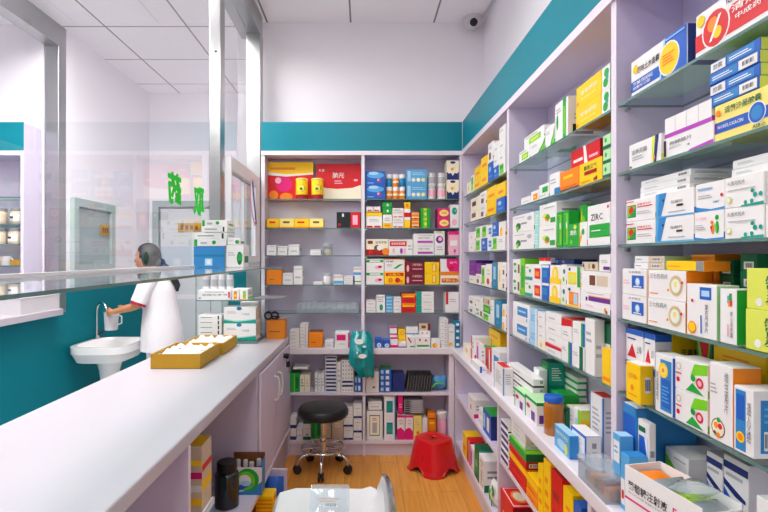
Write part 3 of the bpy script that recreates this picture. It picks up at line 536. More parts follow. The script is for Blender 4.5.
# far bay
de('greent', 'small bright green box', 'G', [r(.2, .3, .8, .7, 'L')], side='G')
de('yfar', 'yellow box with orange print', 'Y', [r(.2, .3, .8, .5, 'O'), ('c', .3, .7, .12, 'y')], side='Y')
de('wtall', 'tall white box with brown patch', 'W', [r(.2, .15, .6, .5, 'br'), ln(.2, .65, .8, .85, 2, 'lg')])
de('brownw', 'cream box with brown emblem', 'C', [r(.15, .3, .6, .7, 'br'), r(.2, .4, .5, .55, 'P'), ln(.2, .78, .8, .9, 1, 'bg')])
de('bluefar', 'blue box with pale emblem', 'B', [('e', .4, .65, .2, .14, 'lb'), ln(.2, .2, .8, .35, 1, 'b')], side='B')
de('pinkw', 'white box with pink spot', 'W', [('c', .5, .45, .14, 'M'), ln(.2, .75, .8, .88, 1, 'k')])
de('greenw2', 'white and green box', 'W', [r(.1, .1, .8, .9, 'L'), r(.2, .5, .7, .8, 'G')], side='W')
de('purplef', 'purple box', 'P', [ln(.2, .3, .8, .6, 2, 'p')], side='P', top='P')
de('redspot', 'white box with red spot', 'W', [('e', .4, .24, .24, .14, 'R'), ln(.2, .5, .8, .8, 2, 'bg')])
de('bluebar', 'white box with deep blue panel', 'tb', [r(.3, .35, .7, .85, 'lb'), ln(.3, .1, .7, .25, 2, 'b')], side='tb')
de('redbar', 'red and white box', 'W', [vb(0, .3, 'R'), ln(.4, .5, .9, .8, 2, 'lg'), ('c', .15, .5, .1, 'k')], top='W', L=[hb(0, 1, 'R')])
de('pinkbar', 'white box with pink strip', 'W', [vb(.1, .5, 'k'), r(.15, .2, .45, .8, 'p')])
de('redb2', 'red box with white strip', 'R', [vb(.6, .8, 'W'), r(.1, .2, .5, .5, 'r')], side='R', top='R')
de('greenb2', 'green and white box', 'G', [vb(.6, 1, 'W')], side='dg')
de('bluflat', 'white box with blue end', 'W', [vb(0, .02, 'B')], L=[hb(0, 1, 'B')], R=[ln(.3, .3, .9, .7, 2, 'lg'), vb(0, .3, 'B')], side='W')
# back wall
de('giftl', 'large red gift carton with yellow top', 'R', [('p', [(0, .74), (.4, .68), (1, .72), (1, 1), (0, 1)], 'Y'), ('p', [(0, .66), (.4, .62), (1, .68), (1, .72), (.4, .68), (0, .74)], 'W'), ('e', .35, .42, .18, .2, 'M'), ('e', .12, .14, .1, .12, 'O'), ('e', .4, .1, .14, .1, 'O'), ('c', .22, .52, .08, 'k'), r(.05, .8, .6, .86, 'O')], side='r')
de('giftr', 'large red gift carton with cream wave', 'R', [('p', [(0, 0), (1, 0), (1, .42), (.8, .34), (.45, .31), (.2, .34), (0, .4)], 'C'), tx('脑元', .36, .6, .62, .76, 'W'), tx('礼盒', .05, .78, .18, .85, 'W'), ln(.4, .44, .58, .56, 2, 'k'), ('e', .88, .55, .05, .03, 'k')], side='r')
de('ysm', 'small yellow carton', 'Y', [r(.2, .5, .7, .7, 'R'), hb(0, .12, 'O')], side='O')
de('ysm2', 'small cream-yellow carton', 'y', [r(.25, .5, .7, .72, 'br'), hb(0, .1, 'O')], side='Y')
de('blackred', 'black carton with red panel', 'K', [vb(.58, .96, 'R'), r(.66, .2, .86, .8, 'k'), ('c', .12, .2, .1, 'r'), r(.22, .7, .3, .9, 'W')], side='K', top='r')
de('wsm', 'small white carton', 'W', [hb(.82, .86, 'lg'), ln(.2, .3, .8, .5, 1, 'lg')])
de('osm', 'orange storage carton', 'O', [r(.04, .06, .96, .9, 'O'), ln(.2, .3, .5, .4, 1, 'br')], side='O', top='br')
de('wbl', 'small white carton with blue base', 'W', [hb(.1, .4, 'b'), hb(.7, .9, 'bg')])
de('wgb', 'small white carton with green base', 'W', [hb(.3, .42, 'G'), vb(0, .16, 'N')])
de('bcloud', 'blue box with white cloud and pink dots', 'B', [('e', .5, .7, .44, .22, 'b'), ('e', .4, .84, .26, .12, 'lb'), ('c', .66, .36, .1, 'k'), ('c', .72, .3, .1, 'R'), ln(.08, .1, .4, .2, 1, 'lb')], side='B')
de('bball', 'light blue box with cream balls', 'b', [('c', .34, .3, .13, 'C'), ('c', .58, .3, .13, 'C'), ('c', .82, .3, .13, 'y'), r(.04, .2, .2, .9, 'lb'), ln(.28, .6, .9, .84, 2, 'lb')], side='b')
de('navyc', 'navy and cream box with scalloped edge', 'N', [('p', [(0, 1), (0, .42), (.16, .32), (.34, .36), (.5, .2), (.66, .36), (.84, .32), (1, .42), (1, 1)], 'C'), ('e', .5, .9, .22, .07, 'N'), ('c', .46, .55, .12, 'O'), ('c', .6, .6, .1, 'y')], side='C')
de('wred', 'small white box with red dots', 'W', [r(.2, .1, .8, .3, 'R'), ('c', .3, .3, .14, 'R'), ('c', .7, .3, .14, 'O')])
de('yw', 'yellow-topped white box with red base', 'W', [hb(.76, 1, 'Y'), r(.05, .02, .4, .14, 'R'), r(.5, .02, .9, .14, 'R'), ln(.2, .4, .8, .6, 2, 'lg')])
de('yw2', 'white box with yellow base', 'W', [hb(0, .36, 'Y'), ln(.2, .5, .8, .8, 2, 'lg'), r(.2, .1, .8, .24, 'O')])
de('gsq', 'green box with white drop', 'G', [('e', .55, .55, .1, .2, 'W'), hb(0, .1, 'dg')], side='dg')
de('rw', 'white box with red speckles', 'W', [r(.1, .5, .9, .54, 'R'), r(.1, .06, .4, .16, 'R'), r(.5, .06, .9, .16, 'R'), ln(.1, .7, .8, .88, 2, 'lg')], top='O')
de('ryt', 'tall yellow box with red bands', 'Y', [hb(.42, .6, 'R'), hb(.6, .74, 'W'), hb(.3, .42, 'W'), r(.3, .8, .7, .95, 'O')], side='R')
de('og', 'small orange carton', 'O', [hb(.3, .4, 'C'), hb(.74, .82, 'C'), r(.3, .1, .7, .24, 'br')])
de('gtwin', 'bright green carton with lime centre', 'G', [vb(.28, .66, 'L'), ('e', .5, .4, .12, .16, 'yg'), r(.3, .85, .66, .95, 'Y')])
de('my', 'magenta box with yellow oval', 'M', [('e', .55, .5, .4, .34, 'y'), ln(.35, .4, .78, .6, 2, 'R')], side='r')
de('wtp', 'white box with teal and pink faces', 'W', [('e', .5, .72, .3, .16, 'T'), ('e', .5, .24, .3, .14, 'k'), ('c', .6, .74, .06, 'W')])
de('brc', 'cream box with brown fruit pictures', 'C', [hb(0, .36, 'r'), r(.08, .7, .3, .9, 'br'), ('c', .5, .44, .2, 'br'), ('c', .6, .46, .16, 'W'), ('c', .88, .24, .22, 'O'), ('c', .2, .2, .14, 'R'), tx('益母草膏', .42, .72, .92, .88, 'g')])
de('rwl', 'white box with red title band', 'W', [r(.04, .58, .74, .9, 'R'), tx('速效感冒胶囊', .1, .66, .68, .82, 'W'), ('e', .2, .3, .05, .18, 'k'), ('e', .52, .28, .06, .18, 'p'), ('e', .66, .28, .06, .18, 'k'), ln(.8, .3, .95, .7, 2, 'lg')])
de('wmag', 'white box with magenta stripe', 'W', [r(.2, .14, .95, .34, 'p'), tx('妇科千金片', .24, .5, .8, .7, 'g'), ln(.24, .8, .9, .9, 1, 'lg')])
de('pcirc', 'tall white box with purple circle', 'W', [('c', .5, .66, .36, 'P'), ('c', .56, .68, .2, 'k'), ln(.2, .2, .8, .4, 2, 'lg'), r(.1, .92, .9, .98, 'bg')])
de('pinkb', 'pale pink box', 'k', [hb(.86, 1, 'M'), r(.15, .4, .85, .62, 'W'), ('e', .6, .18, .1, .08, 'p')], side='k', top='M')
de('wgl', 'white box with green title strip', 'W', [r(0, .72, .96, .92, 'G'), r(.2, .76, .8, .88, 'W'), ('e', .62, .34, .14, .14, 'k'), ('e', .78, .38, .12, .1, 'R')])
de('wlf', 'white box with green leaf and orange rim', 'W', [hb(.94, 1, 'O'), ('p', [(.42, .22), (.6, .24), (.92, .6), (.7, .56)], 'G'), tx('丹参', .06, .72, .46, .86, 'N'), ln(.1, .4, .4, .6, 2, 'lg'), vb(.97, 1, 'O')])
de('ored', 'orange box with red title', 'Y', [r(.06, .66, .94, .92, 'R'), ('c', .3, .34, .2, 'O'), ('c', .64, .34, .2, 'R'), ('c', .82, .26, .12, 'O'), hb(0, .08, 'O'), tx('山楂丸', .2, .7, .8, .88, 'Y')])
de('dred', 'dark red box with pink figure', 'mr', [('e', .12, .4, .07, .3, 'k'), tx('六味地黄丸', .36, .62, .9, .84, 'bg'), ln(.36, .28, .9, .44, 1, 'k')], side='mr')
de('ylw', 'plain yellow box with gold column', 'Y', [r(.5, .15, .78, .85, 'O'), r(.55, .2, .72, .8, 'y')], side='Y')
de('magw', 'white box with magenta swirl', 'W', [('p', [(.34, 1), (1, 1), (1, 0), (.5, 0), (.34, .4)], 'M'), ('e', .6, .3, .14, .14, 'R'), tx('益气', .5, .62, .9, .8, 'k')], side='M')
de('orw', 'orange and cream box with red title', 'C', [hb(.72, 1, 'O'), r(.06, .16, .9, .48, 'R'), ('c', .9, .3, .14, 'O'), tx('阿胶补血', .12, .2, .8, .44, 'y')])
de('wte', 'white box with teal pill', 'W', [('e', .56, .3, .2, .18, 'T'), hb(.86, .92, 'lg'), ln(.2, .6, .8, .8, 2, 'lg')])
de('bst', 'blue flat carton', 'b', [r(.1, .3, .9, .7, 'lb')], side='cb')
de('ryb', 'red box with gold stripe', 'R', [hb(.8, 1, 'O'), r(.06, .62, .9, .78, 'Y'), ln(.2, .2, .8, .4, 1, 'r')], side='r')
de('twt', 'white carton with teal end', 'W', [vb(0, .3, 'T'), ln(.4, .4, .85, .6, 1, 'lg')], top='lg')
de('wrs', 'white box with red side strip', 'W', [r(.02, .4, .2, 1, 'R'), ln(.3, .5, .8, .7, 2, 'lg')], top='k')
de('kbk', 'plain black-brown box', 'K', [], side='K')
de('bagblue', 'small blue and white box', 'B', [('e', .6, .3, .3, .26, 'W'), ('e', .6, .3, .14, .12, 'b')])
de('magb', 'small white box with magenta ends', 'W', [hb(0, .26, 'M'), hb(.82, 1, 'M')])
de('ysm3', 'small yellow box with gold pattern', 'Y', [('c', .6, .5, .26, 'O'), ('c', .6, .5, .14, 'y')])
de('wpu', 'small white box with purple line', 'W', [hb(0, .16, 'P'), hb(.2, .28, 'B')])
de('wgr', 'small white box with green letters', 'W', [r(.1, .08, .9, .26, 'G'), ('c', .3, .7, .1, 'R'), ('c', .7, .66, .1, 'R')])
de('wrd', 'small white box with red tick', 'W', [('p', [(.1, .8), (.5, .4), (.6, .5), (.2, .95)], 'R'), r(.4, .04, .96, .16, 'G')])
de('wr2', 'small white box with red title', 'W', [r(.1, .3, .9, .8, 'R'), hb(0, .1, 'lg')])
de('mrn', 'beige and maroon box', 'bg', [vb(.76, 1, 'mr'), r(.2, .3, .6, .7, 'br')])
de('grid', 'thin white carton with grey circle', 'W', [hb(.9, 1, 'lg'), ('e', .7, .5, .1, .2, 'lg')])
de('bluestack', 'blue carton with white band', 'tb', [r(.2, .3, .8, .66, 'W'), hb(0, .1, 'N')], side='tb')
de('yw3', 'white box with yellow patch', 'W', [('c', .4, .3, .3, 'O'), ('c', .5, .28, .24, 'Y')])
de('magwin', 'white box with magenta window', 'W', [r(.1, .48, .74, .86, 'M'), ln(.3, .2, .7, .3, 1, 'lg'), vb(.9, 1, 'M')])
de('nvy', 'thin white carton with navy stripe', 'W', [r(.06, .3, .94, .82, 'N')])
de('ngr', 'thin white carton with dotted front', 'W', [('e', .15, .5, .05, .2, 'g'), ('e', .38, .5, .05, .2, 'g'), ('e', .62, .5, .05, .2, 'g'), ('e', .85, .5, .05, .2, 'g')])
de('grn2', 'green upright carton', 'G', [vb(.4, .5, 'L'), r(.6, .2, .9, .8, 'dg')], side='G', top='dg')
de('crm2', 'cream upright carton with tan spine', 'C', [vb(.4, .5, 'bg'), ln(.1, .3, .35, .8, 3, 'G'), ln(.56, .3, .9, .8, 3, 'bg')])
de('thin', 'thin upright white carton', 'W', [ln(.2, .3, .8, .8, 3, 'lg'), vb(.94, 1, 'lg')])
de('wst', 'plain white carton standing on end', 'W', [r(.5, .2, .7, .28, 'br'), ln(.3, .6, .8, .9, 2, 'C')])
de('bwst', 'blue carton with white squares', 'B', [r(.5, .2, .8, .8, 'W'), r(.06, .2, .3, .8, 'lb')], side='N', top='G')
de('framed', 'white box with green outlined frame', 'W', [r(.18, .14, .82, .86, 'dg'), r(.21, .17, .79, .83, 'C'), r(.36, .24, .64, .6, 'lg'), ln(.36, .66, .64, .78, 2, 'g')])
de('tealwin', 'white box with teal square window', 'W', [r(.22, .26, .8, .8, 'tb'), r(.28, .34, .74, .72, 'T'), vb(.9, 1, 'lb')], side='lb')
de('magtw', 'white carton with magenta base', 'W', [('p', [(0, 0), (1, 0), (1, .34), (.5, .5), (0, .42)], 'M'), hb(.9, 1, 'M'), ln(.3, .6, .8, .84, 2, 'k')], side='M')
de('mags', 'magenta carton', 'M', [ln(.2, .3, .8, .6, 2, 'k')], side='M')
de('grystk', 'thin dark grey carton', 'g', [r(.05, .2, .3, .8, 'K'), r(.4, .2, .9, .8, 'lg')], side='K', top='g')
de('beig2', 'beige carton with gold print', 'y', [('c', .5, .3, .2, 'O'), ln(.2, .6, .8, .9, 3, 'bg')])
de('bgtall', 'tall beige carton', 'bg', [ln(.2, .5, .8, .8, 3, 'C')])
de('wsmb', 'white carton with navy foot', 'W', [hb(0, .3, 'N'), vb(.48, .5, 'lg')])
de('gsm3', 'dark and white small carton', 'W', [hb(0, .4, 'dg'), r(.3, .5, .7, .8, 'lg')])
de('osm2', 'small orange carton on end', 'O', [hb(.6, .7, 'br'), r(.2, .2, .8, .4, 'Y')])
# case on counter
de('casew', 'long white carton with dotted title', 'W', [tx('盐酸左氧氟', .12, .4, .9, .62, 'g'), r(.02, .1, .08, .24, 'g'), r(.92, .2, .97, .8, 'R'), ln(.2, .7, .8, .9, 1, 'lg')])
de('caseo', 'small white carton with orange bottle', 'W', [r(.3, .1, .75, .8, 'O'), r(.38, .3, .68, .5, 'y')])
de('caseg', 'small white carton with lime bottle', 'W', [r(.4, .1, .75, .8, 'L'), hb(0, .06, 'O'), r(.46, .3, .7, .5, 'O')])
de('casefl', 'flat white carton with grey text', 'W', [ln(.1, .35, .6, .7, 1, 'g'), r(.84, .1, .9, .9, 'K'), ln(.1, .1, .7, .2, 1, 'pg')])
de('casewave', 'white carton with green wave', 'W', [('p', [(0, 0), (1, 0), (1, .3), (.7, .2), (.4, .14), (0, .3)], 'T'), ('p', [(0, .22), (.4, .1), (.7, .16), (1, .24), (1, .3), (.6, .2), (.3, .18), (0, .3)], 't'), ('e', .48, .92, .08, .12, 'tb'), tx('开塞露', .56, .5, .8, .64, 'lg'), ln(.1, .6, .4, .76, 2, 'lg')], R=[hb(0, 1, 'bg'), hb(0, .2, 'W')])
de('caseblue', 'wide blue carton with white square', 'cb', [hb(.5, 1, 'tb'), hb(.62, 1, 'cb'), r(.36, .08, .6, .42, 'lb'), r(.42, .14, .54, .36, 'W')], side='W', top='B')
de('casegr', 'white carton with green ends', 'W', [('c', .62, .55, .3, 'G'), vb(0, .1, 'G'), r(.2, .3, .4, .6, 'lg')], R=[r(.2, .2, .8, .5, 'G')])
de('caseg2', 'white carton with green patch', 'W', [('e', .78, .4, .16, .3, 'dg'), r(.7, .3, .95, .6, 'G'), ln(.1, .5, .5, .7, 2, 'lg')], R=[r(.2, .2, .9, .5, 'dg')])
de('redbx', 'flat red box with barcode end', 'R', [ln(.2, .3, .7, .6, 1, 'r')], side='r', R=[('b', .1, .25, .5, .75)], top='R')
de('yelbx', 'flat amber box', 'O', [hb(.1, .9, 'Y')], side='O', top='Y')
de('grnlid', 'flat bright green box with red seal', 'G', [hb(0, 1, 'G')], side='dg', T=[('c', .6, .5, .24, 'R'), ('c', .6, .5, .14, 'O')], top='L')
de('orbx', 'flat orange box with barcode end', 'O', [ln(.2, .3, .7, .6, 1, 'R')], side='O', R=[('b', .3, .25, .8, .75)], top='Y')
de('yup', 'upright yellow box', 'Y', [ln(.2, .2, .8, .8, 3, 'O')], side='Y')
de('rup', 'upright red box', 'R', [ln(.2, .2, .8, .8, 2, 'r')], side='R', top='r')
de('yrup', 'upright yellow box with maroon foot', 'Y', [hb(0, .3, 'mr'), ln(.3, .5, .8, .8, 2, 'O')], side='Y', R=[hb(0, .3, 'mr')])
de('bup', 'upright blue box', 'B', [hb(.5, .56, 'W'), hb(.4, .42, 'lb')], side='B')
de('rpic', 'red box with cream plate picture', 'R', [ln(.2, .4, .8, .6, 1, 'W')], T=[('r', .05, .05, .95, .95, 'W'), ('r', .08, .08, .92, .92, 'R'), ('e', .5, .5, .3, .3, 'O'), ('e', .5, .5, .22, .22, 'C')], side='r')
# ================= cartons on the shelves =================
ITEMS = []
PLACE = {}
for k, n in (('near', 'near-right'), ('mid', 'middle-right'), ('far', 'far-right')):
    for i in range(5): PLACE[k, i] = n+' bay '+SHN[i]+' shelf'
    PLACE[k, 5] = n+' worktop'
for k, n in (('bl', 'left-back'), ('br', 'right-back')):
    for i in range(5): PLACE[k, i] = n+' bay '+SHN[i]+' shelf'
    PLACE[k, 5] = n+' worktop'; PLACE[k, 6] = n+' lower shelf'; PLACE[k, 7] = n+' bottom shelf'
PLACE['ra', 6] = 'far-right cabinet upper shelf'; PLACE['ra', 7] = 'far-right cabinet lower shelf'
PLACE['rb', 6] = 'middle-right cabinet upper shelf'; PLACE['rb', 7] = 'middle-right cabinet lower shelf'
PLACE['case', 1] = 'glass case middle tier'; PLACE['case', 0] = 'glass case lower tier'; PLACE['part', 0] = 'long glass counter shelf'
PLACE['cnt', 0] = 'counter cabinet near bottle'
def level(i, n):
    if n == 1: return ''
    if n == 2: return ('lower', 'upper')[i]
    if n == 3: return ('bottom', 'middle', 'top')[i]
    return ORD[i]+' up'
def put(place, order, loc, w, d, h, key, rz=0., row='', lev='', name='medicine_box', cat='medicine box', rot=None):
    ITEMS.append(dict(place=place, order=order, loc=list(loc), w=w, d=d, h=h, key=key, rz=rz, row=row, lev=lev))
def span(it):
    """(along0, along1, front, back, z0, z1) in the axes of its shelf"""
    x, y, z = it['loc']
    if abs(it['rz']) < 1: return x-it['w']/2, x+it['w']/2, y, y+it['d'], z, z+it['h']
    if it['rz'] < 0: return y-it['w']/2, y+it['w']/2, x, x+it['d'], z, z+it['h']
    return y-it['w']/2, y+it['w']/2, -x, -x+it['d'], z, z+it['h']
def set_along(it, a, b):
    i = 0 if abs(it['rz']) < 1 else 1
    it['loc'][i] = (a+b)/2; it['w'] = b-a
def settle():
    """no two cartons may share room: shorten the one in front, or trim neighbours where they meet"""
    grp = {}
    for it in ITEMS: grp.setdefault('back' if it['place'][0] in ('bl', 'br') else ('right' if it['rz'] < -1 else it['place'][0]), []).append(it)
    for g in grp.values():
        for a in g:
            for b in g:
                if a is b: continue
                A, B_ = span(a), span(b)
                oa = min(A[1], B_[1])-max(A[0], B_[0]); od = min(A[3], B_[3])-max(A[2], B_[2]); oz = min(A[5], B_[5])-max(A[4], B_[4])
                if oa < .0003 or od < .0003 or oz < .0003: continue
                if oz < .006 and B_[4] > A[4]: b['loc'][2] += oz+.0003; b['h'] -= oz+.0003; continue
                if B_[2]-A[2] > .018 and oa > .004: a['d'] = B_[2]-A[2]-.0015; continue
                if A[2]-B_[2] > .018 and oa > .004: continue
                if (A[0]+A[1]) < (B_[0]+B_[1]): m = (max(A[0], B_[0])+min(A[1], B_[1]))/2; set_along(a, A[0], m-.0006); set_along(b, m+.0006, B_[1])
    posts = ((.37, .40), (1.47, 1.50), (2.55, 2.585), (3.71, 3.74))
    for it in ITEMS:
        if it['rz'] < -1:
            A = span(it)
            for y0, y1 in posts:
                if A[1] > y0 and A[0] < y1 and A[3] > X2-.001 and A[5] > TOP+.01:
                    if A[2] < X2-.03: it['d'] = min(it['d'], X2-.002-A[2])
                    elif (A[0]+A[1])/2 > (y0+y1)/2: set_along(it, y1+.001, A[1])
                    else: set_along(it, A[0], y0-.001)
    for it in ITEMS: it['w'] = max(it['w'], .004); it['d'] = max(it['d'], .006)
def stack(place, order, loc, w, d, h, key, n, rz, row=''):
    keys = key if isinstance(key, (list, tuple)) else [key]*n; n = len(keys); hh = h/n
    for i in range(n):
        j = 0 if i == 0 else random.uniform(-.003, .003)
        put(place, order, (loc[0]+(abs(j) if abs(rz) > 1 else 0), loc[1]+(abs(j) if abs(rz) < 1 else 0), loc[2]+i*hh), w, d, hh-.0008, keys[i], rz, row, level(i, n))
def R(bay, s, x0, x1, t, key, n=1, ins=0., d=.14, zb=0., row=''):
    X = X2+.012+ins; z = ZR[s]+.0006+zb
    lo, hi = BAYS[bay]
    yf = min(X*FP/(x0-CX), hi-.003); yn = max(X*FP/(x1-CX), lo+.003)
    h = t if t < 3 else EYE-(t-CY)*(X*FP/(x0-CX))/FP-z
    d = min(d, .950-X)
    if 0 < s < 5: h = min(h, ZR[s-1]-.026-ZR[s]-zb)
    stack((bay, s), (x0+x1)/2, (X, (yf+yn)/2, z), yf-yn-.0025, d, h, key, n, -PI/2, row)
def W(bay, X, x0, x1, t, key, n=1, d=.08, zb=0., row='', s=5, base=None):
    """free standing on the right worktop (or inside the right base cabinet) with its front in the plane X"""
    z = (TOP if base is None else base)+.0006+zb
    yf = X*FP/(x0-CX); yn = X*FP/(x1-CX)
    h = t if t < 3 else EYE-(t-CY)*yf/FP-z
    stack((bay, s), (x0+x1)/2, (X, (yf+yn)/2, z), yf-yn-.0025, d, h, key, n, -PI/2, row)
def B(bay, s, x0, x1, t, key, n=1, ins=0., d=.13, zb=0., row=''):
    Y = (Y2+.012 if s < 5 else (3.708 if s == 5 else 3.735))+ins
    z = (ZB[s] if s < 5 else {5: TOP, 6: .476, 7: .115}[s])+.0006+zb
    k = Y/FP; h = t if t < 3 else EYE-(t-CY)*k-z
    d = min(d, 3.928-Y)
    if 0 < s < 5: h = min(h, ZB[s-1]-.026-ZB[s]-zb)
    xa, xb = (x0-CX)*k, (x1-CX)*k
    if s < 6:
        lo, hi = (-.746, -.0135) if bay == 'bl' else (.0135, .733)
    else: lo, hi = (-.553, -.003) if bay == 'bl' else (.019, .647)
    if s == 5: lo, hi = (-.57, -.0145) if bay == 'bl' else (.0145, .732)
    xa = max(xa, lo+.001); xb = min(xb, hi-.001)
    stack((bay, s), (x0+x1)/2, ((xa+xb)/2, Y, z), xb-xa-.002, d, h, key, n, 0., row)
# ---- near right bay ----
N = 'near'
R(N, 0, 631, 687.5, .102, 'simu', d=.13)
R(N, 0, 695.5, 800, .10, 'redband', d=.12)
R(N, 1, 629, 661.5, .072, 'stripe', d=.13)
R(N, 1, 664, 714, .102, ['purpl', 'purps'], 2, d=.13)
R(N, 1, 714.5, 787, .079, 'ofo', d=.13)
R(N, 1, 708.5, 759.5, .1075, ['flatb', 'flatw', 'flatb', 'flatw'], 4, d=.12, zb=.0795, row='top')
R(N, 2, 626, 655.5, .126, 'leafy', 2)
R(N, 2, 655.8, 694, .126, 'bluediag', 2)
R(N, 2, 694.3, 724, .129, ['figures', 'bluewave'], 2)
R(N, 2, 724.3, 764.5, .129, 'teald', 2)
R(N, 2, 765, 800, .129, 'plainw', 2)
R(N, 2, 640, 690, .05, 'wlong', 3, zb=.1266, ins=.02, d=.1, row='top')
R(N, 2, 731, 790, .04, 'wlong', 2, zb=.13, ins=.03, d=.1, row='top')
R(N, 3, 622, 646.5, .149, 'bluesq', 2)
R(N, 3, 647.5, 685.5, .149, 'flower', 2, d=.15)
R(N, 3, 686.5, 717, .121, 'bsquare', d=.05)
R(N, 3, 719.5, 737, .116, 'csquare', d=.06)
R(N, 3, 745, 812, .161, 'ygreen', 2)
R(N, 3, 634, 664, .036, 'wgrey', 2, zb=.1496, ins=.01, d=.1, row='top')
R(N, 3, 666, 704, .024, 'yflat', 1, zb=.1496, ins=.005, d=.08, row='top')
R(N, 3, 690, 716, .19, 'yorange', 3, ins=.065, d=.11, row='rear')
R(N, 3, 717, 732, .176, 'dgreen', 5, ins=.075, d=.09, row='rear')
R(N, 3, 738.5, 756, .19, 'dgreen', 5, ins=.07, d=.09, row='rear')
R(N, 4, 620, 643, .190, 'tri', 2, ins=.014, d=.13, row='rear')
R(N, 4, 643.5, 654.5, .190, 'tri', 2, ins=.014, d=.13, row='rear')
R(N, 4, 655, 672, .190, 'ybrown', 2, ins=.06, d=.12, row='rear')
R(N, 4, 626, 640.5, .106, 'yplain', d=.035, ins=-.024)
R(N, 4, 655, 673, .150, 'bluewin', d=.05, ins=-.006)
R(N, 4, 674.5, 708, .156, 'garden', 2, d=.06)
R(N, 4, 709, 733, .168, 'fruit', d=.06)
R(N, 4, 733.5, 754, .135, 'bluecol', d=.10)
R(N, 4, 696, 712, .19, 'melon', 2, ins=.085, d=.09, row='rear')
R(N, 4, 713, 766, .19, 'ybrown', 3, ins=.085, d=.09, row='rear')
R(N, 4, 768, 800, .185, 'wtext', 2, ins=.07, d=.07, row='rear')
# near right worktop
W(N, .757, 622.5, 636.5, .262, 'bigblue', d=.17, row='rear')
W(N, .762, 637.5, 649.5, .238, 'arch', d=.018)
W(N, .702, 620.5, 629.5, .155, 'smallblue', d=.05)
W(N, .712, 612.8, 620.5, .112, 'blueend', d=.036, zb=.0745)
W(N, .83, 664.5, 688, .165, 'greenw', 3, d=.11, row='rear')
W(N, .862, 706.5, 723, .199, 'navywave', d=.06)
W(N, .862, 723.5, 749, .215, 'navywave', d=.06)
W(N, .80, 756, 800, .2, 'plainw', d=.05)
# ---- middle right bay ----
N = 'mid'
R(N, 0, 519, 530, .058, 'gsm', d=.1)
R(N, 0, 530.3, 545, .062, 'gsm2', d=.12)
R(N, 0, 524, 544, .056, 'gsm', d=.11, zb=.0626, ins=.012, row='top')
R(N, 0, 545.4, 554.6, .085, 'gsm2', d=.1)
R(N, 0, 555, 568, .152, 'gcol', d=.12)
R(N, 0, 547, 555.5, .13, 'gblob', ins=.07, d=.09, row='rear')
R(N, 0, 576, 601, .152, 'ybig', 2, d=.14)
R(N, 0, 601.5, 610, .152, 'gblob', 2, d=.14)
R(N, 1, 521, 530.5, .035, 'wsm', d=.09)
R(N, 1, 531, 538.7, .048, 'ostick', d=.1)
R(N, 1, 539, 549, .062, 'gstick', d=.12)
R(N, 1, 549.4, 559.6, .088, 'bcorner', d=.12)
R(N, 1, 560, 578.8, .0775, 'orng', d=.14)
R(N, 1, 579.2, 602, .0775, 'yred', d=.14)
R(N, 1, 571, 600, .075, 'redtop', 1, zb=.0782, ins=.03, d=.12, row='top')
R(N, 1, 602.5, 610.6, .138, 'pgreen', 3, d=.14)
R(N, 2, 512.5, 534, .168, 'wpic', 2, d=.14)
R(N, 2, 534.3, 538.7, .168, 'tealend', 2, d=.14)
R(N, 2, 539, 556, .187, 'leafg', 2, d=.14)
R(N, 2, 556.5, 562.6, .138, 'gtall', d=.12)
R(N, 2, 563, 569, .138, 'gtall', d=.12)
R(N, 2, 569.4, 575.4, .138, 'gtall', ins=.04, d=.1)
R(N, 2, 568.5, 578.5, .083, 'gpack', d=.03, ins=-.005)
R(N, 2, 578.8, 587, .155, 'gyel', ins=.04, d=.1)
R(N, 2, 579.5, 587, .085, 'gfig', d=.03)
R(N, 2, 587.4, 610.5, .135, 'zirc', d=.14)
R(N, 3, 512.5, 520, .172, 'gdot', 2, d=.14)
R(N, 3, 520.3, 524.6, .176, 'lime', d=.15)
R(N, 3, 524.9, 532, .15, 'wgend', 2, d=.14)
R(N, 3, 532.3, 541, .15, 'redsq', 2, d=.14)
R(N, 3, 541.3, 549, .15, 'bluesq2', 2, d=.14)
R(N, 3, 549.3, 560.5, .15, 'ycirc', 2, d=.14)
R(N, 3, 560.8, 566, .154, 'greenspot', 2, d=.14)
R(N, 3, 566.3, 580, .148, ['ygbox2', 'ygbox'], 2, d=.13)
R(N, 3, 580.4, 610.5, .135, ['wpurp', 'wbrown'], 2, d=.14)
R(N, 3, 539, 551, .03, 'redora', zb=.1506, ins=.03, d=.1, row='top')
R(N, 3, 552, 574, .018, 'navyflat', zb=.155, ins=.05, d=.09, row='top')
R(N, 3, 567, 596, .022, 'bgflat', zb=.149, ins=.012, d=.11, row='top') if 0 else None
R(N, 3, 582, 598, .03, 'bgflat', zb=.136, ins=.02, d=.11, row='top')
R(N, 3, 599, 610.5, .055, 'wpur2', zb=.136, ins=.0, d=.11, row='top')
R(N, 4, 512.5, 529, .172, 'bwbox', 2, d=.14)
R(N, 4, 529.3, 537, .165, 'pblue', 2, d=.14)
R(N, 4, 537.3, 545, .16, ['cream', 'wstack', 'wstack', 'wstack'], 4, d=.14)
R(N, 4, 545.4, 561, .172, ['redw', 'wstack', 'wstack', 'wstack'], 4, d=.14)
R(N, 4, 561.3, 571.5, .165, ['bgend', 'redw'], 2, d=.14)
R(N, 4, 571.8, 584.5, .165, ['gend', 'bgend'], 2, d=.14)
R(N, 4, 585, 594.8, .19, 'plainw', d=.13)
R(N, 4, 595.2, 610.5, .178, ['tealw', 'dgbox'], 2, ins=.035, d=.12)
R(N, 4, 602, 611, .112, 'ytag', d=.022, ins=-.008)
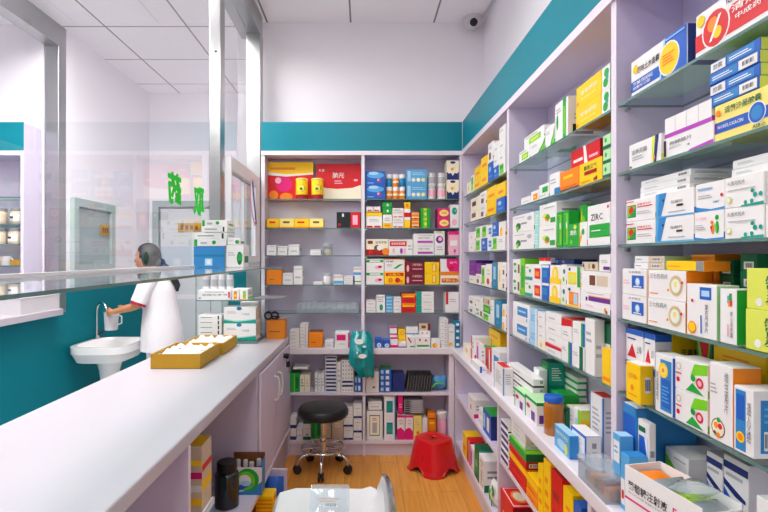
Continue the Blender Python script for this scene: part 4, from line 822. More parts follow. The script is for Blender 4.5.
# middle right worktop
W(N, .74, 508.5, 533, .15, 'kflat', 4, d=.17)
W(N, .79, 533.5, 539, .175, 'plainw', d=.1)
W(N, .83, 541, 548.5, .21, 'gtallb', 2, d=.1, row='rear')
W(N, .82, 550.5, 559.5, .105, 'gmid', d=.1)
W(N, .905, 549, 577, .17, 'gflat', 6, d=.04, row='rear')
W(N, .84, 566, 587, .075, 'beige', 3, d=.1, row='rear')
W(N, .70, 514.5, 524.5, .085, 'greenvi', 1, d=.1)
W(N, .70, 525, 536.8, .095, 'greenvi', 1, d=.1)
W(N, .745, 544, 558, .03, 'bluetick', 2, d=.07) if 0 else None
W(N, .775, 556.5, 566.5, .095, 'dglabel', d=.03)
W(N, .79, 569, 573.5, .11, 'plainw', d=.06)
W(N, .79, 574, 580.5, .125, 'wyel', d=.09)
W(N, .81, 590, 603, .205, 'tallblue', d=.05)
W(N, .695, 554.5, 569.6, .08, 'blueb', d=.03)
W(N, .727, 570.5, 586, .097, 'bwin', d=.05)
# ---- far right bay ----
N = 'far'
R(N, 0, 466.8, 470.5, .09, 'cream', d=.1)
R(N, 0, 471, 473.7, .12, 'greenw2', d=.1)
R(N, 0, 474, 480.3, .155, 'yfar', 2, d=.1)
R(N, 0, 480.6, 487.5, .185, 'yfar', 2, d=.12)
R(N, 0, 472.5, 478, .19, 'greent', 2, ins=.11, d=.06, row='rear')
R(N, 0, 487.9, 493, .235, ['bluar' if 0 else 'bluefar', 'wtall'], 2, d=.11)
R(N, 0, 493.3, 498.5, .21, ['bluefar', 'wstack', 'wstack'], 3, d=.13)
R(N, 0, 498.8, 505, .27, ['greenw2', 'wstack', 'wstack', 'plainw'], 4, d=.14)
R(N, 1, 470.5, 479.5, .16, 'brownw', 2, d=.12)
R(N, 1, 479.8, 486, .17, 'wtall', 2, d=.12)
R(N, 1, 486.3, 496, .172, 'yfar', 2, d=.13)
R(N, 1, 496.3, 505, .165, ['bluefar', 'yfar'], 2, d=.13)
R(N, 2, 468.5, 475, .14, 'pinkw', 2, d=.11)
R(N, 2, 475.3, 481, .165, 'greenw2', 2, d=.12)
R(N, 2, 481.3, 487, .165, ['bluefar', 'greenw2'], 2, d=.12)
R(N, 2, 487.3, 492, .155, 'bwbox', 2, d=.12)
R(N, 2, 492.3, 498, .165, ['greenw2', 'bluefar'], 2, d=.12)
R(N, 2, 498.3, 505, .16, ['plainw', 'yw3'], 2, d=.12)
R(N, 3, 469, 475.5, .16, ['wstack', 'purplef', 'purplef'], 3, d=.12)
R(N, 3, 475.8, 481, .14, ['wtall', 'purplef'], 2, d=.12)
R(N, 3, 481.3, 485.5, .13, 'greenw2', d=.12)
R(N, 3, 485.8, 491.5, .14, 'redspot', d=.12)
R(N, 3, 491.8, 497.5, .15, 'bluebar', d=.12)
R(N, 3, 497.8, 501.5, .155, 'cream', d=.12)
R(N, 3, 501.8, 506, .15, 'wtall', 2, d=.12)
R(N, 4, 468.5, 475, .12, 'wtall', 2, d=.11)
R(N, 4, 475.3, 482.5, .13, ['gdot', 'plainw'], 2, d=.12)
R(N, 4, 482.8, 490, .145, ['greenw2', 'greent', 'bgflat'], 3, d=.12)
R(N, 4, 490.3, 494, .14, 'plainw', d=.12)
R(N, 4, 494.3, 501.5, .15, 'bluebar', d=.12)
R(N, 4, 501.8, 506, .14, 'yw3', 2, d=.12)
# far right worktop
W(N, .72, 463.5, 470, .07, 'cream', 1, d=.14)
W(N, .73, 471, 475, .155, 'redbar', d=.15)
W(N, .74, 475.5, 481.5, .135, 'pinkbar', d=.13)
W(N, .76, 482, 485.6, .12, 'greenb2', d=.12)
W(N, .76, 486, 491, .125, 'redb2', d=.12)
W(N, .84, 488.5, 500, .215, ['redb2', 'yfar', 'yfar'], 3, d=.1, row='rear')
W(N, .74, 491.5, 499.5, .165, 'bwbox', d=.1)
W(N, .685, 473, 482, .035, 'bluflat', d=.1) if 0 else None
W(N, .69, 494, 503.5, .135, 'tallblue', d=.08)
W(N, .688, 471, 480, .038, 'bluflat', d=.04)
# ---- left back bay ----
N = 'bl'
B(N, 0, 268, 313.5, 162, 'giftl', ins=.108, d=.055, row='rear')
B(N, 0, 316.5, 361.8, 163.5, 'giftr', ins=.108, d=.055, row='rear')
for i, (a, b, k) in enumerate(((266.8, 279, 'ysm'), (279.3, 294, 'ysm2'), (294.3, 309, 'ysm'), (309.3, 323.5, 'ysm2'))): B(N, 1, a, b, 218.5, k)
B(N, 1, 336.5, 361.6, 212, 'blackred')
for a, b, t in ((266.5, 276.5, 245), (277.3, 287.3, 246), (288.3, 299.5, 244.3)): B(N, 2, a, b, t, 'wsm')
B(N, 2, 310.3, 321, 249.5, 'wsm')
B(N, 3, 266.5, 282, 269.7, 'osm')
B(N, 3, 282.5, 293, 273, 'wsm'); B(N, 3, 293.4, 302.5, 266, 'wsm', 1)
B(N, 3, 313, 322.5, 282, 'wsm'); B(N, 3, 333.5, 343.5, 275, 'wbl'); B(N, 3, 343.8, 353, 276, 'wsm', 2); B(N, 3, 353.3, 361.5, 267, ['wgb', 'wbl'], 2)
B(N, 5, 289.5, 299.4, 330, 'wstack', 5); B(N, 5, 299.8, 308, 324, 'grid', 7); B(N, 5, 308.5, 322.6, 332, 'osm'); B(N, 5, 325, 333, 341, 'wsm'); B(N, 5, 335, 349.5, 332.5, 'magwin')
B(N, 6, 289.5, 299.5, 373, 'grn2'); B(N, 6, 299.8, 310, 375, 'crm2'); B(N, 6, 293, 308.5, .018, 'wstack', zb=.172, row='top')
for i in range(3): B(N, 6, 314.5+i*3.4, 317.8+i*3.4, 373+i % 2, 'thin')
B(N, 6, 325.2, 336.8, 356, 'nvy', 10); B(N, 6, 337, 340.8, 362, 'thin'); B(N, 6, 341.2, 353.8, 360, ['ngr', 'nvy', 'nvy', 'ngr', 'ngr', 'ngr', 'ngr', 'ngr'], 8); B(N, 6, 354.5, 362, 376, 'bwst', 2)
B(N, 7, 289.5, 296, 417, 'wsmb', 2); B(N, 7, 296.5, 302.5, 428, 'wsm'); B(N, 7, 303, 311, 416, ['gsm3', 'wsm', 'gsm3'], 3); B(N, 7, 312, 321, 417, 'grn2'); B(N, 7, 322, 331, 418, 'bgtall')
B(N, 7, 332, 343, 415, 'bgtall'); B(N, 7, 343.5, 353, 407, ['wsmb', 'wsm', 'wsmb', 'wsm', 'wsm'], 5); B(N, 7, 353.4, 362, 404, ['wsm', 'wsmb', 'wsm', 'wsmb', 'wsm'], 5)
# ---- right back bay ----
N = 'br'
B(N, 0, 365.8, 385.3, 171, 'bcloud', 2); B(N, 0, 406.5, 427, 169.5, 'bball', 2); B(N, 0, 446.7, 460.3, 160.5, 'navyc', 2)
B(N, 1, 366, 382.3, 212.5, 'yw'); B(N, 1, 366.3, 373, .04, 'wred', zb=.1225, row='top'); B(N, 1, 373.3, 380.5, .04, 'wred', zb=.1225, row='top')
B(N, 1, 382.7, 392, 214.5, 'yw2'); B(N, 1, 382.4, 392, .105, 'gsq', 2, zb=.1045, row='top')
B(N, 1, 392.4, 403.8, 208, 'rw', 2); B(N, 1, 404.1, 410.5, 201.5, 'ryt'); B(N, 1, 411.5, 419.3, 212, 'og', 2); B(N, 1, 420.5, 430.5, 208, 'gtwin', 2); B(N, 1, 437.5, 449.5, 208, 'my', 2); B(N, 1, 450, 460.3, 204.5, 'wtp', 1)
B(N, 2, 366, 388.5, 239, 'brc'); B(N, 2, 388.8, 413, 239.5, 'rwl'); B(N, 2, 413.3, 434, 233.5, 'wmag', 2); B(N, 2, 434.3, 444.8, 230, 'pcirc'); B(N, 2, 448.5, 460.4, 229.5, 'pinkb')
B(N, 3, 366, 384, 258.5, 'wgl', 2); B(N, 3, 384.3, 405, 257, ['ored', 'wlf'], 2); B(N, 3, 405.5, 424.3, 261.5, 'dred', 2); B(N, 3, 424.6, 439.5, 262, 'ylw', 2); B(N, 3, 440.3, 460.4, 257.5, ['orw', 'magw'], 2)
B(N, 4, 366, 375.8, 300, 'wsm', 2); B(N, 4, 376.1, 385.3, 295, 'wte'); B(N, 4, 385.6, 393, 296, 'bst', 5); B(N, 4, 393.3, 401.3, 297, 'wsm', 2); B(N, 4, 401.6, 416, 293.5, 'ryb', 2); B(N, 4, 416.3, 434, 291.5, 'twt', 3); B(N, 4, 445.5, 460.3, 292, 'wrs')
for a, b, t, k in ((374.8, 382, 339, 'bagblue'), (382.4, 390, 340, 'bagblue'), (390.3, 398, 337, 'magb'), (398.4, 406.5, 343, 'wpu'), (406.8, 415, 336.5, 'wrd'), (415.3, 430.5, 336.5, 'wgr'), (431, 440.5, 340, 'yw3')): B(N, 5, a, b, t, k, d=.1)
for a, b, t, k, n in ((389.5, 397, .145, 'magb', 2), (398, 405.5, .125, 'ysm3', 2), (406, 418.5, .145, ['wgr', 'wpu'], 2), (419, 430.5, .17, ['wr2', 'wgr', 'mrn'], 3)): B(N, 5, a, b, t, k, n, ins=.105, d=.1, row='rear')
B(N, 5, 441, 448, 318.5, 'grid', 8); B(N, 5, 448.4, 454.8, 325, ['yw3', 'wsm'], 2); B(N, 5, 455.2, 463.5, 321, 'bluestack', 4)
B(N, 6, 366, 379, 372, 'wst'); B(N, 6, 380, 391.6, 369, 'bwst', 4)
B(N, 7, 366.5, 382.8, 411, 'framed'); B(N, 7, 368, 382, .06, 'wsm', zb=.227, row='top'); B(N, 7, 384, 395, 396.5, 'tealwin', 2)
B(N, 7, 397, 405, 415, 'magtw'); B(N, 7, 405.3, 413.2, 415, 'magtw'); B(N, 7, 413.5, 422, 416, 'beig2'); B(N, 7, 398, 403, .13, 'mags', zb=.2, row='top')
B(N, 7, 404, 423.5, .1, 'grystk', 7, zb=.2, row='top'); B(N, 7, 422.4, 427.6, 418, 'wsmb'); B(N, 7, 428, 436, 414, 'osm2', 2)
# ---- right base cabinet ----
W('ra', .715, 478.5, 482.5, .10, 'wstack', 2, d=.1, s=6, base=.476)
W('ra', .712, 482.9, 491, .135, 'bwst', 1, d=.12, s=6, base=.476) 
W('ra', .70, 462.5, 466.5, .15, 'yfar', d=.1, s=7, base=.13); W('ra', .70, 467, 470, .16, 'redb2', d=.1, s=7, base=.13); W('ra', .70, 470.4, 474, .15, 'pinkbar', d=.1, s=7, base=.13)
W('ra', .70, 474.4, 478.6, .2, 'gtallb', d=.12, s=7, base=.13); W('ra', .70, 479, 484.3, .19, 'framed', d=.12, s=7, base=.13)
W('rb', .70, 500.5, 508.5, .205, 'nvy', 6, d=.12, s=6, base=.476)
W('rb', .695, 500.5, 511.5, .17, 'redb2', 3, d=.12, s=7, base=.13) if 0 else None
W('ra', .70, 468, 474, .12, 'pinkw', d=.1, s=6, base=.476)
W('rb', .702, 509, 525.5, .17, ['redbx', 'redbx', 'yelbx', 'redbx', 'grnlid'], 5, d=.15, s=6, base=.476)
W('rb', .715, 511, 525, .10, 'wstack', 5, d=.13, zb=.171, s=6, base=.476, row='top')
W('rb', .702, 526, 537.5, .10, ['orbx', 'orbx', 'yelbx'], 3, d=.14, s=6, base=.476)
W('rb', .702, 538, 543, .2, 'yup', d=.12, s=6, base=.476); W('rb', .702, 551, 562.5, .238, 'rup', d=.1, s=6, base=.476); W('rb', .702, 543.5, 550.5, .245, 'yup', d=.05, s=6, base=.476)
W('rb', .702, 563, 573, .225, 'yrup', d=.12, s=6, base=.476); W('rb', .702, 573.5, 581.5, .215, 'bup', d=.12, s=6, base=.476)
W('rb', .70, 500.5, 513, .2, 'rpic', d=.12, s=7, base=.13); W('rb', .70, 521, 531, .18, 'grn2', d=.12, s=7, base=.13)
# ---- glass case on the counter (x from pixels at its front) ----
def CS(tier, x0, x1, h, key, n=1, Y=3.385, d=.14, zb=0., row=''):
    z = (.931, 1.206)[tier]+zb; k = Y/FP; xa, xb = (x0-CX)*k, (x1-CX)*k
    stack(('case', tier), (x0+x1)/2, ((xa+xb)/2, Y, z), xb-xa-.002, d, h, key, n, 0., row)
CS(1, 198, 231, .068, 'casew'); CS(1, 231.5, 239, .075, 'caseo'); CS(1, 239.5, 248, .075, 'caseg')
CS(0, 198, 221.5, .17, 'casefl', 5); CS(0, 223.5, 256, .225, 'casewave', 2)
CS(0, 240, 258, .245, 'plainw', 3, Y=3.56, d=.12, row='rear')
# ---- on the long glass shelf, against the partition ----
def PS(x0, x1, h, key, n=1, Y=2.52, d=.14, zb=0., row=''):
    z = 1.4478+zb; k = Y/FP; xa, xb = (x0-CX)*k, (x1-CX)*k
    xa = max(xa, -.866)
    stack(('part', 0), (x0+x1)/2, ((xa+xb)/2, Y, z), xb-xa-.002, d, h, key, n, 0., row)
PS(192, 225, .107, 'caseblue', d=.2); PS(225.5, 243.5, .115, 'caseg2', Y=2.52, d=.12)
PS(194, 227, .07, ['casegr', 'casefl'], 2, zb=.108, d=.16, row='top'); PS(202, 227, .062, ['casefl', 'casegr'], 2, zb=.179, d=.15, row='summit')
PS(227.5, 240, .035, 'caseg2', zb=.116, row='top', d=.1)
# ---- open bay of the counter cabinet: fronts face the aisle (+x) ----
def CN(x0, x1, y0, y1, z0, z1, key, row=''):
    put(('cnt', 0), y0, (x1, (y0+y1)/2, z0), y1-y0, x1-x0, z1-z0, key, PI/2, row, '')
de('cabpink', 'tall beige and yellow striped carton', 'bg', [hb(.3, .45, 'Y'), hb(.6, .7, 'R')], L=[hb(.1, .2, 'Y'), hb(.3, .4, 'W'), hb(.5, .6, 'M'), hb(.7, .78, 'Y')], side='bg', top='Y')
de('cabyel', 'yellow and green carton', 'yg', [hb(.2, .5, 'G')], L=[hb(0, .25, 'G'), hb(.3, .4, 'br'), hb(.6, .8, 'Y')], side='Y', top='Y')
de('cabblue', 'blue carton with white edge', 'cb', [hb(.9, 1, 'W')], L=[hb(.9, 1, 'W'), ('r', .1, .2, .7, .8, 'tb')], side='cb', top='W')
de('cabwhite', 'white carton with teal side', 'W', [ln(.2, .3, .8, .6, 3, 'lg')], side='W', top='lg', L=[vb(0, .2, 'T')])
CN(-.80, -.62, 1.93, 2.06, .241, .50, 'cabblue'); CN(-.93, -.70, 2.09, 2.22, .241, .47, 'cabwhite')
CN(-.80, -.63, 1.93, 2.05, .501, .76, 'cabpink', 'top'); CN(-1.0, -.82, 1.95, 2.05, .241, .70, 'cabyel', 'rear')
CN(-.90, -.72, 2.09, 2.20, .471, .69, 'cabyel', 'top')
# ---- write the labels: look, shelf, order from the left, level in its stack ----
settle()
from collections import defaultdict
G = defaultdict(dict)
for it in ITEMS: G[it['place'], it['row']].setdefault(round(it['order'], 2), []).append(it)
ROWN = {'': '', 'rear': ' in rear row', 'top': ' in upper row', 'summit': ' in topmost row'}
for (place, row), cols in G.items():
    ks = sorted(cols); pl = PLACE[place]
    for i, k in enumerate(ks):
        for it in cols[k]:
            desc, lev = D[it['key']]['desc'], it['lev']
            q = (ORD[i]+ROWN[row]) if len(ks) > 1 else ROWN[row].strip()
            if not row: q = (ORD[i]+' from left') if len(ks) > 1 else ''
            lab = desc+', '+pl+(', '+q if q else '')+(', '+lev if lev else '')
            if len(lab.split()) > 16: lab = lab.replace(' from left', '')
            if len(lab.split()) > 16: lab = lab.replace(' in rear row', ' rear row').replace(' in upper row', ' upper row')
            if len(lab.split()) > 16: print('LONG', len(lab.split()), lab)
            it['label'] = lab; it['group'] = 'medicine boxes on the '+pl
# how large each shows from where the photo was taken (front and near side, in pixels)
def shown(it):
    A = span(it); P_ = []
    for u in A[:2]:
        for dd in A[2:4]:
            for z in A[4:]:
                p = (u, dd) if abs(it['rz']) < 1 else ((dd, u) if it['rz'] < 0 else (-dd, u))
                P_.append((p[0]*FP/p[1]+CX, CY-(z-EYE)*FP/p[1]))
    x0 = max(0, min(p[0] for p in P_)); x1 = min(768, max(p[0] for p in P_)); y0 = max(0, min(p[1] for p in P_)); y1 = min(512, max(p[1] for p in P_))
    a = max(0, x1-x0)*max(0, y1-y0)
    return a*({'rear': .4, 'top': .8}.get(it['row'], 1))
ITEMS.sort(key=shown, reverse=True)
KEEP = 300
for it in ITEMS[:KEEP]:
    o = carton_mesh(it['w'], it['d'], it['h'], D[it['key']]).build('medicine_box', None, it['loc'], it['rz'])
    tag(o, it['label'], 'medicine box', it['group'])
rest = MB()
for it in ITEMS[KEEP:]:
    c = carton_mesh(it['w'], it['d'], it['h'], D[it['key']]); M_ = Matrix.Translation(it['loc']) @ Matrix.Rotation(it['rz'], 4, 'Z'); o_ = len(rest.v)
    rest.v += [tuple(M_ @ Vector(p)) for p in c.v]; rest.f += [tuple(q+o_ for q in f) for f in c.f]; rest.m += [rest.mi(c.mats[q]) for q in c.m]; rest.sm += c.sm
o = rest.build('carton_clutter'); tag(o, 'many small thin medicine cartons filling in between the larger boxes on the shelves', 'cartons', kind='stuff')
print('cartons', len(ITEMS))
# ================= everything else =================
def bottle_mesh(r_, h, body, cap, capfrac=.2, neck=.7, label=None, seg=20):
    m = MB(); hb_ = h*(1-capfrac)
    m.lathe([(r_*.92, 0), (r_, .004), (r_, hb_*.86), (r_*.94, hb_*.93), (r_*neck, hb_)], body, seg)
    return m, hb_
def bottle(loc, r_, h, body, cap, label_mat, lab, cat='bottle', group=None, capfrac=.2, neck=.7, name='medicine_bottle', band=(.2, .7)):
    o = empty(name, loc, lab, cat, group)
    m, hb_ = bottle_mesh(r_, h, body, cap, capfrac, neck); m.build('bottle_body', o)
    c = MB(); c.lathe([(r_*neck*1.12, hb_-.002), (r_*neck*1.14, hb_+.002), (r_*neck*1.14, h-.004), (r_*neck*1.05, h)], cap, 20); c.build('cap', o)
    if label_mat:
        l = MB(); l.lathe([(r_+.0006, h*band[0]), (r_+.0006, h*band[1])], label_mat, 20, caps=False); l.build('paper_label', o)
    return o
# milk powder cans, left back bay top shelf
for px, w in ((301.8, 'left of two before red gift cartons'), (317.4, 'right of two before red gift cartons')):
    o = empty('powder_can', ((px-CX)*3.81/FP, 3.811, ZB[0]+.0005), 'yellow powder tin with red foot, '+w, 'tin', 'yellow powder tins on the left-back bay top shelf')
    m = MB(); R_ = .046
    m.lathe([(R_, 0), (R_, .035)], 'card_r', 24); m.lathe([(R_, .035), (R_, .14), (R_*.96, .147)], 'card_Y', 24)
    m.build('tin_body', o)
    l = MB()
    n = 14
    for c, rr, zz, hh in (('card_G', 1.012, .085, .03), ('card_y', 1.02, .085, .022), ('card_dg', 1.03, .078, .01)):
        vs = [(R_*rr*math.sin(a), -R_*rr*math.cos(a), zz+hh*math.sin(2*PI*i/n)) for i in range(n) for a in (.75*math.cos(2*PI*i/n)*hh/.03,)]
        l.add(vs, [tuple(range(n))], c)
    l.build('printed_badge', o)
    c = MB(); c.lathe([(R_*1.02, .147), (R_*1.04, .15), (R_*1.04, .158), (R_*.9, .162)], 'card_y', 24); c.build('lid', o)
# tablet bottles, right back bay top shelf
k = 3.79/FP
for row, z in (('lower', ZB[0]+.0005), ('upper', ZB[0]+.0965)):
    for i, px in enumerate((389.3, 395.8, 402.3)):
        teal = row == 'upper' and i != 1
        bottle(((px-CX)*k, 3.80, z), .0235, .095, 'card_tb' if teal else 'card_O', 'card_W', 'card_cb' if teal else 'card_C',
               ('teal' if teal else 'orange')+' tablet bottle with white cap, '+('left', 'middle', 'right')[i]+' of the '+row+' row on right-back top shelf', 'bottle', 'tablet bottles on the right-back bay top shelf', .3, .86, band=(.28, .45))
for px, nm in ((431.7, 'left'), (441.5, 'right')):
    for j in range(2):
        bottle(((px-CX)*k, 3.80, ZB[0]+.0005+j*.1005), .031, .1, 'card_W', 'white_plastic', 'card_lg' if j else 'card_k',
               'white tablet bottle with printed label, '+('upper', 'lower')[1-j]+' of the '+nm+' pair on right-back top shelf', 'bottle', 'white tablet bottles on the right-back bay top shelf', .22, .8)
# jars on left back bay
o = empty('storage_jar', ((328-CX)*3.80/FP, 3.81, ZB[2]+.0005), 'clear round jar with grey lid on left-back third shelf', 'jar')
MB().lathe([(.034, 0), (.037, .004), (.037, .06), (.03, .068)], 'jar_glass', 24).build('jar_body', o)
MB().lathe([(.034, .068), (.035, .07), (.035, .09), (.031, .092)], 'card_lg', 24).build('lid', o); MB().lathe([(.03, .004), (.031, .03), (.02, .045), (0, .048)], 'card_bg', 16).build('jar_filling', o)
bottle(((327.5-CX)*3.8/FP, 3.80, ZB[3]+.0005), .032, .085, 'card_W', 'card_lg', None, 'squat white pot with grey lid on left-back fourth shelf', 'pot', None, .2, .9, 'medicine_pot')
# clear bin of blister packs, left back bay lowest shelf
o = empty('plastic_bin', (-.27, 3.77, ZB[4]+.0005), 'long clear plastic bin of blister packs on left-back lowest shelf', 'bin')
m = MB(); w, d, h, t = .236, .13, .075, .003
m.box(-w, w, 0, d, 0, t, 'clear_plastic'); m.box(-w, w, 0, t, t, h, 'clear_plastic'); m.box(-w, w, d-t, d, t, h, 'clear_plastic'); m.box(-w, -w+t, t, d-t, t, h, 'clear_plastic'); m.box(w-t, w, t, d-t, t, h, 'clear_plastic'); m.build('bin_body', o)
m = MB(); m.box(-w-.002, w+.002, -.003, 0, h-.006, h, 'card_lg'); m.build('rim', o)
for i in range(11):
    b = MB(); b.box(-.018, .018, 0, .1, 0, .004, 'foil_grey')
    for q in range(3):
        for p in range(2): b.lathe([(.006, .004), (.005, .008), (0, .009)], 'blister_blue', 8, c=(-.009+p*.018, .02+q*.03, 0))
    b = b.build('blister_pack', None, (-.452+i*.038, 3.787, ZB[4]+.022+.004*(i % 3)), rot=(math.radians(24), math.radians(-28+9*(i % 4)), 0)); tag(b, 'silver blister pack lying in the long clear plastic bin', 'blister pack', 'blister packs in the clear plastic bin')
# scissors box on the counter end
bz = CT+.0005
o = MB().box(-.066, .066, 0, .11, 0, .135, 'orange_card', bev=.002)
o.box(-.045, .03, -.0006, 0, .05, .056, 'card_br'); o = o.build('pen_carton', None, (-.632, 3.565, bz)); tag(o, 'orange carton holding black scissors at the far counter end', 'carton')
o2 = bx(-.02, .02, 0, .12, 0, .14, 'card_bg', bev=.002).build('pen_carton', None, (-.562-.005, 3.57, bz)) if 0 else None
sc = empty('scissors', (-.642, 3.62, bz+.1365), 'black-handled scissors lying on the orange carton', 'scissors')
for s in (-1, 1):
    m = MB(); m.tube([(s*.024-.03+.026*math.cos(a), .0, .026+.026*math.sin(a)) for a in [2*PI*i/14 for i in range(14)]], .0065, 'black_plastic', 8, closed=True); m.tube([(s*.018-.012, 0, .022), (.03, 0, .012)], .006, 'black_plastic', 8); m.build('handle', sc)
m = MB(); m.box(.03, .1, -.004, .004, .006, .016, 'steel'); m.build('blade', sc)
# teal plastic bag over the worktop edge
def soft(name, grid, mt, thick, mat2=None):
    """closed cushion from a grid of front points (rows of Vectors) pushed out by a thickness field"""
    m = MB(); nr, nc = len(grid), len(grid[0]); vs = []
    for sgn in (1, -1):
        for i in range(nr):
            for j in range(nc):
                p = grid[i][j]; a = math.sin(PI*i/(nr-1))**.6*math.sin(PI*j/(nc-1))**.6
                vs.append((p[0], p[1]-sgn*thick*a*(1+.35*math.sin(i*2.1+j*1.7)), p[2]+.004*math.sin(i*1.3+j*2.9)))
    fs = []
    for i in range(nr-1):
        for j in range(nc-1):
            a = i*nc+j; fs.append((a, a+1, a+nc+1, a+nc)); b = a+nr*nc; fs.append((b, b+nc, b+nc+1, b+1))
    m.add(vs, fs, mt, True); return m
g = []
outline = [(331, 352, 368, 3.735), (334, 351, 371, 3.73), (340, 350, 372.5, 3.715), (345, 349.5, 373, 3.682), (350, 349.5, 373.5, 3.66), (357, 348.5, 374, 3.655), (365, 350, 374, 3.655), (371, 356, 374.5, 3.655), (377, 359, 374, 3.655)]
for y, xa, xb, Y in outline: g.append([at(xa+(xb-xa)*j/8, y+1.0*math.sin(j*1.9), Y) for j in range(9)])
m = MB(); nr, nc = len(g), 9; vs = []; fs = []
for sgn in (1, 0):
    for i in range(nr):
        for j in range(nc):
            p = g[i][j]; a = math.sin(PI*(i+.35)/(nr-.3))**.5*math.sin(PI*j/(nc-1))**.5
            q = p.copy(); q.y = max(q.y, 3.645)+(0 if sgn else (.035*a if q.y < 3.67 else .01*a)); 
            if sgn: q.y -= .05*a*(1+.4*math.sin(i*2.1+j*1.7))
            if sgn == 0 and q.z < .817: q.y = min(q.y, 3.696)
            if q.y > 3.69 and q.z < .8195: q.z = .8195
            vs.append(q)
for i in range(nr-1):
    for j in range(nc-1):
        a = i*nc+j; fs.append((a, a+nc, a+nc+1, a+1)); b = a+nr*nc; fs.append((b, b+1, b+nc+1, b+nc))
rim = [j for j in range(nc)]+[i*nc+nc-1 for i in range(1, nr)]+[(nr-1)*nc+j for j in range(nc-2, -1, -1)]+[i*nc for i in range(nr-2, 0, -1)]
for q in range(len(rim)): a, b = rim[q], rim[(q+1) % len(rim)]; fs.append((a, b, b+nr*nc, a+nr*nc))
m.add(vs, fs, 'teal_bag', True)
tb = m.build('plastic_bag')
tag(tb, 'crumpled teal plastic bag hanging over the back worktop edge', 'bag')
for u, v, w, h in ((.36, .22, .10, .055), (.62, .34, .05, .022), (.30, .50, .05, .022), (.52, .58, .09, .05)):
    c = at(352+20*u, 333+40*v, 3.607); m = MB(); m.lathe([(h*.5, 0), (h*.5, .001), (0, .001)], 'paper_white', 12, M=Matrix.Translation(c) @ Matrix.Rotation(PI/2, 4, 'X') @ Matrix.Diagonal((1.2, .7, 1, 1))); m.build('printed_patch', tb)
# navy folder block and row of dark folders, right back lower shelf
zz = .4766
o = bx(-.046, .046, 0, .15, 0, .135, 'card_N', bev=.003).build('folder', None, ((398.5-CX)*3.74/FP, 3.74, zz)); tag(o, 'wide navy file folder left of the striped dark folders', 'folder')
for i in range(9):
    m = MB(); m.box(-.0085, .0085, 0, .15, 0, .128, 'card_K', bev=.001); m.box(-.0055, -.0025, -.0006, 0, .006, .122, 'card_g')
    f = m.build('slim_folder', None, ((407.5+i*2.75-CX)*3.74/FP, 3.74, zz+.003), rot=(0, math.radians(7), 0)); tag(f, 'slim dark folder with pale spine line in the row on the right-back lower shelf', 'folder', 'slim dark folders on the right-back lower shelf')
g = [[Vector(((433+14*j/6-CX)*3.76/FP, 3.80,   .486+.10*i/5)) for j in range(7)] for i in range(6)]
b = soft('pack', g, 'card_b', .035).build('wipes_pack'); tag(b, 'puffy blue and green pack beside the dark folders on right-back lower shelf', 'pack')
m = MB(); m.tube([(.53, 3.757, .51), (.55, 3.753, .535), (.58, 3.752, .54), (.61, 3.757, .53)], .012, 'card_L', 8, flat=.5); m.build('printed_swoosh', b)
# pink roll pack
o = empty('tissue_roll', ((442-CX)*3.78/FP, 3.80, .1156), 'pink wrapped roll behind the red stool on right-back bottom shelf', 'roll')
MB().lathe([(.036, 0), (.038, .01), (.038, .13), (.036, .14)], 'card_k', 18).build('lower_roll', o); MB().lathe([(.036, .1405), (.04, .15), (.04, .19), (.03, .2)], 'card_W', 18).build('upper_roll', o)
# ---- black swivel stool ----
sx, sy = (323.5-CX)*3.5/FP, 3.47
st = empty('swivel_stool', (sx, sy, 0), 'round black padded swivel stool on chrome castor base', 'stool')
MB().lathe([(.12, .378), (.165, .383), (.178, .398), (.178, .428), (.165, .448), (.12, .456), (0, .458)], 'black_vinyl', 40).build('seat', st)
MB().lathe([(.085, .366), (.085, .3785)], 'black_plastic', 20).build('seat_plate', st)
MB().lathe([(.022, .10), (.022, .24), (.016, .242), (.016, .366)], 'chrome', 18).build('gas_column', st)
MB().tube([(.15*math.cos(2*PI*i/36), .15*math.sin(2*PI*i/36), .165) for i in range(36)], .009, 'chrome', 10, closed=True).build('foot_ring', st)
m = MB()
for i in range(5):
    a = -PI/2+2*PI*i/5; m.tube([(.02*math.cos(a), .02*math.sin(a), .165), (.145*math.cos(a), .145*math.sin(a), .165)], .006, 'chrome', 8)
m.build('ring_spokes', st)
for i in range(5):
    a = -PI/2+2*PI*i/5; c, s = math.cos(a), math.sin(a)
    l = MB(); l.tube([(.02*c, .02*s, .12), (.09*c, .09*s, .125), (.15*c, .15*s, .115), (.178*c, .178*s, .09), (.182*c, .182*s, .055)], .011, 'chrome', 10); l = l.build('base_leg', st)
    w = MB()
    for q in (-.012, .012): w.lathe([(.012, -.009), (.027, -.007), (.029, 0), (.027, .007), (.012, .009)], 'black_plastic', 18, M=Matrix.Translation((.184*c-s*q*1.1, .184*s+c*q*1.1, .0292)) @ Matrix.Rotation(a, 4, 'Z') @ Matrix.Rotation(PI/2, 4, 'X'))
    w.box(-.012, .012, -.02, .02, .03, .058, 'black_plastic', M=Matrix.Translation((.183*c, .183*s, 0)) @ Matrix.Rotation(a, 4, 'Z'))
    w.build('castor', l)
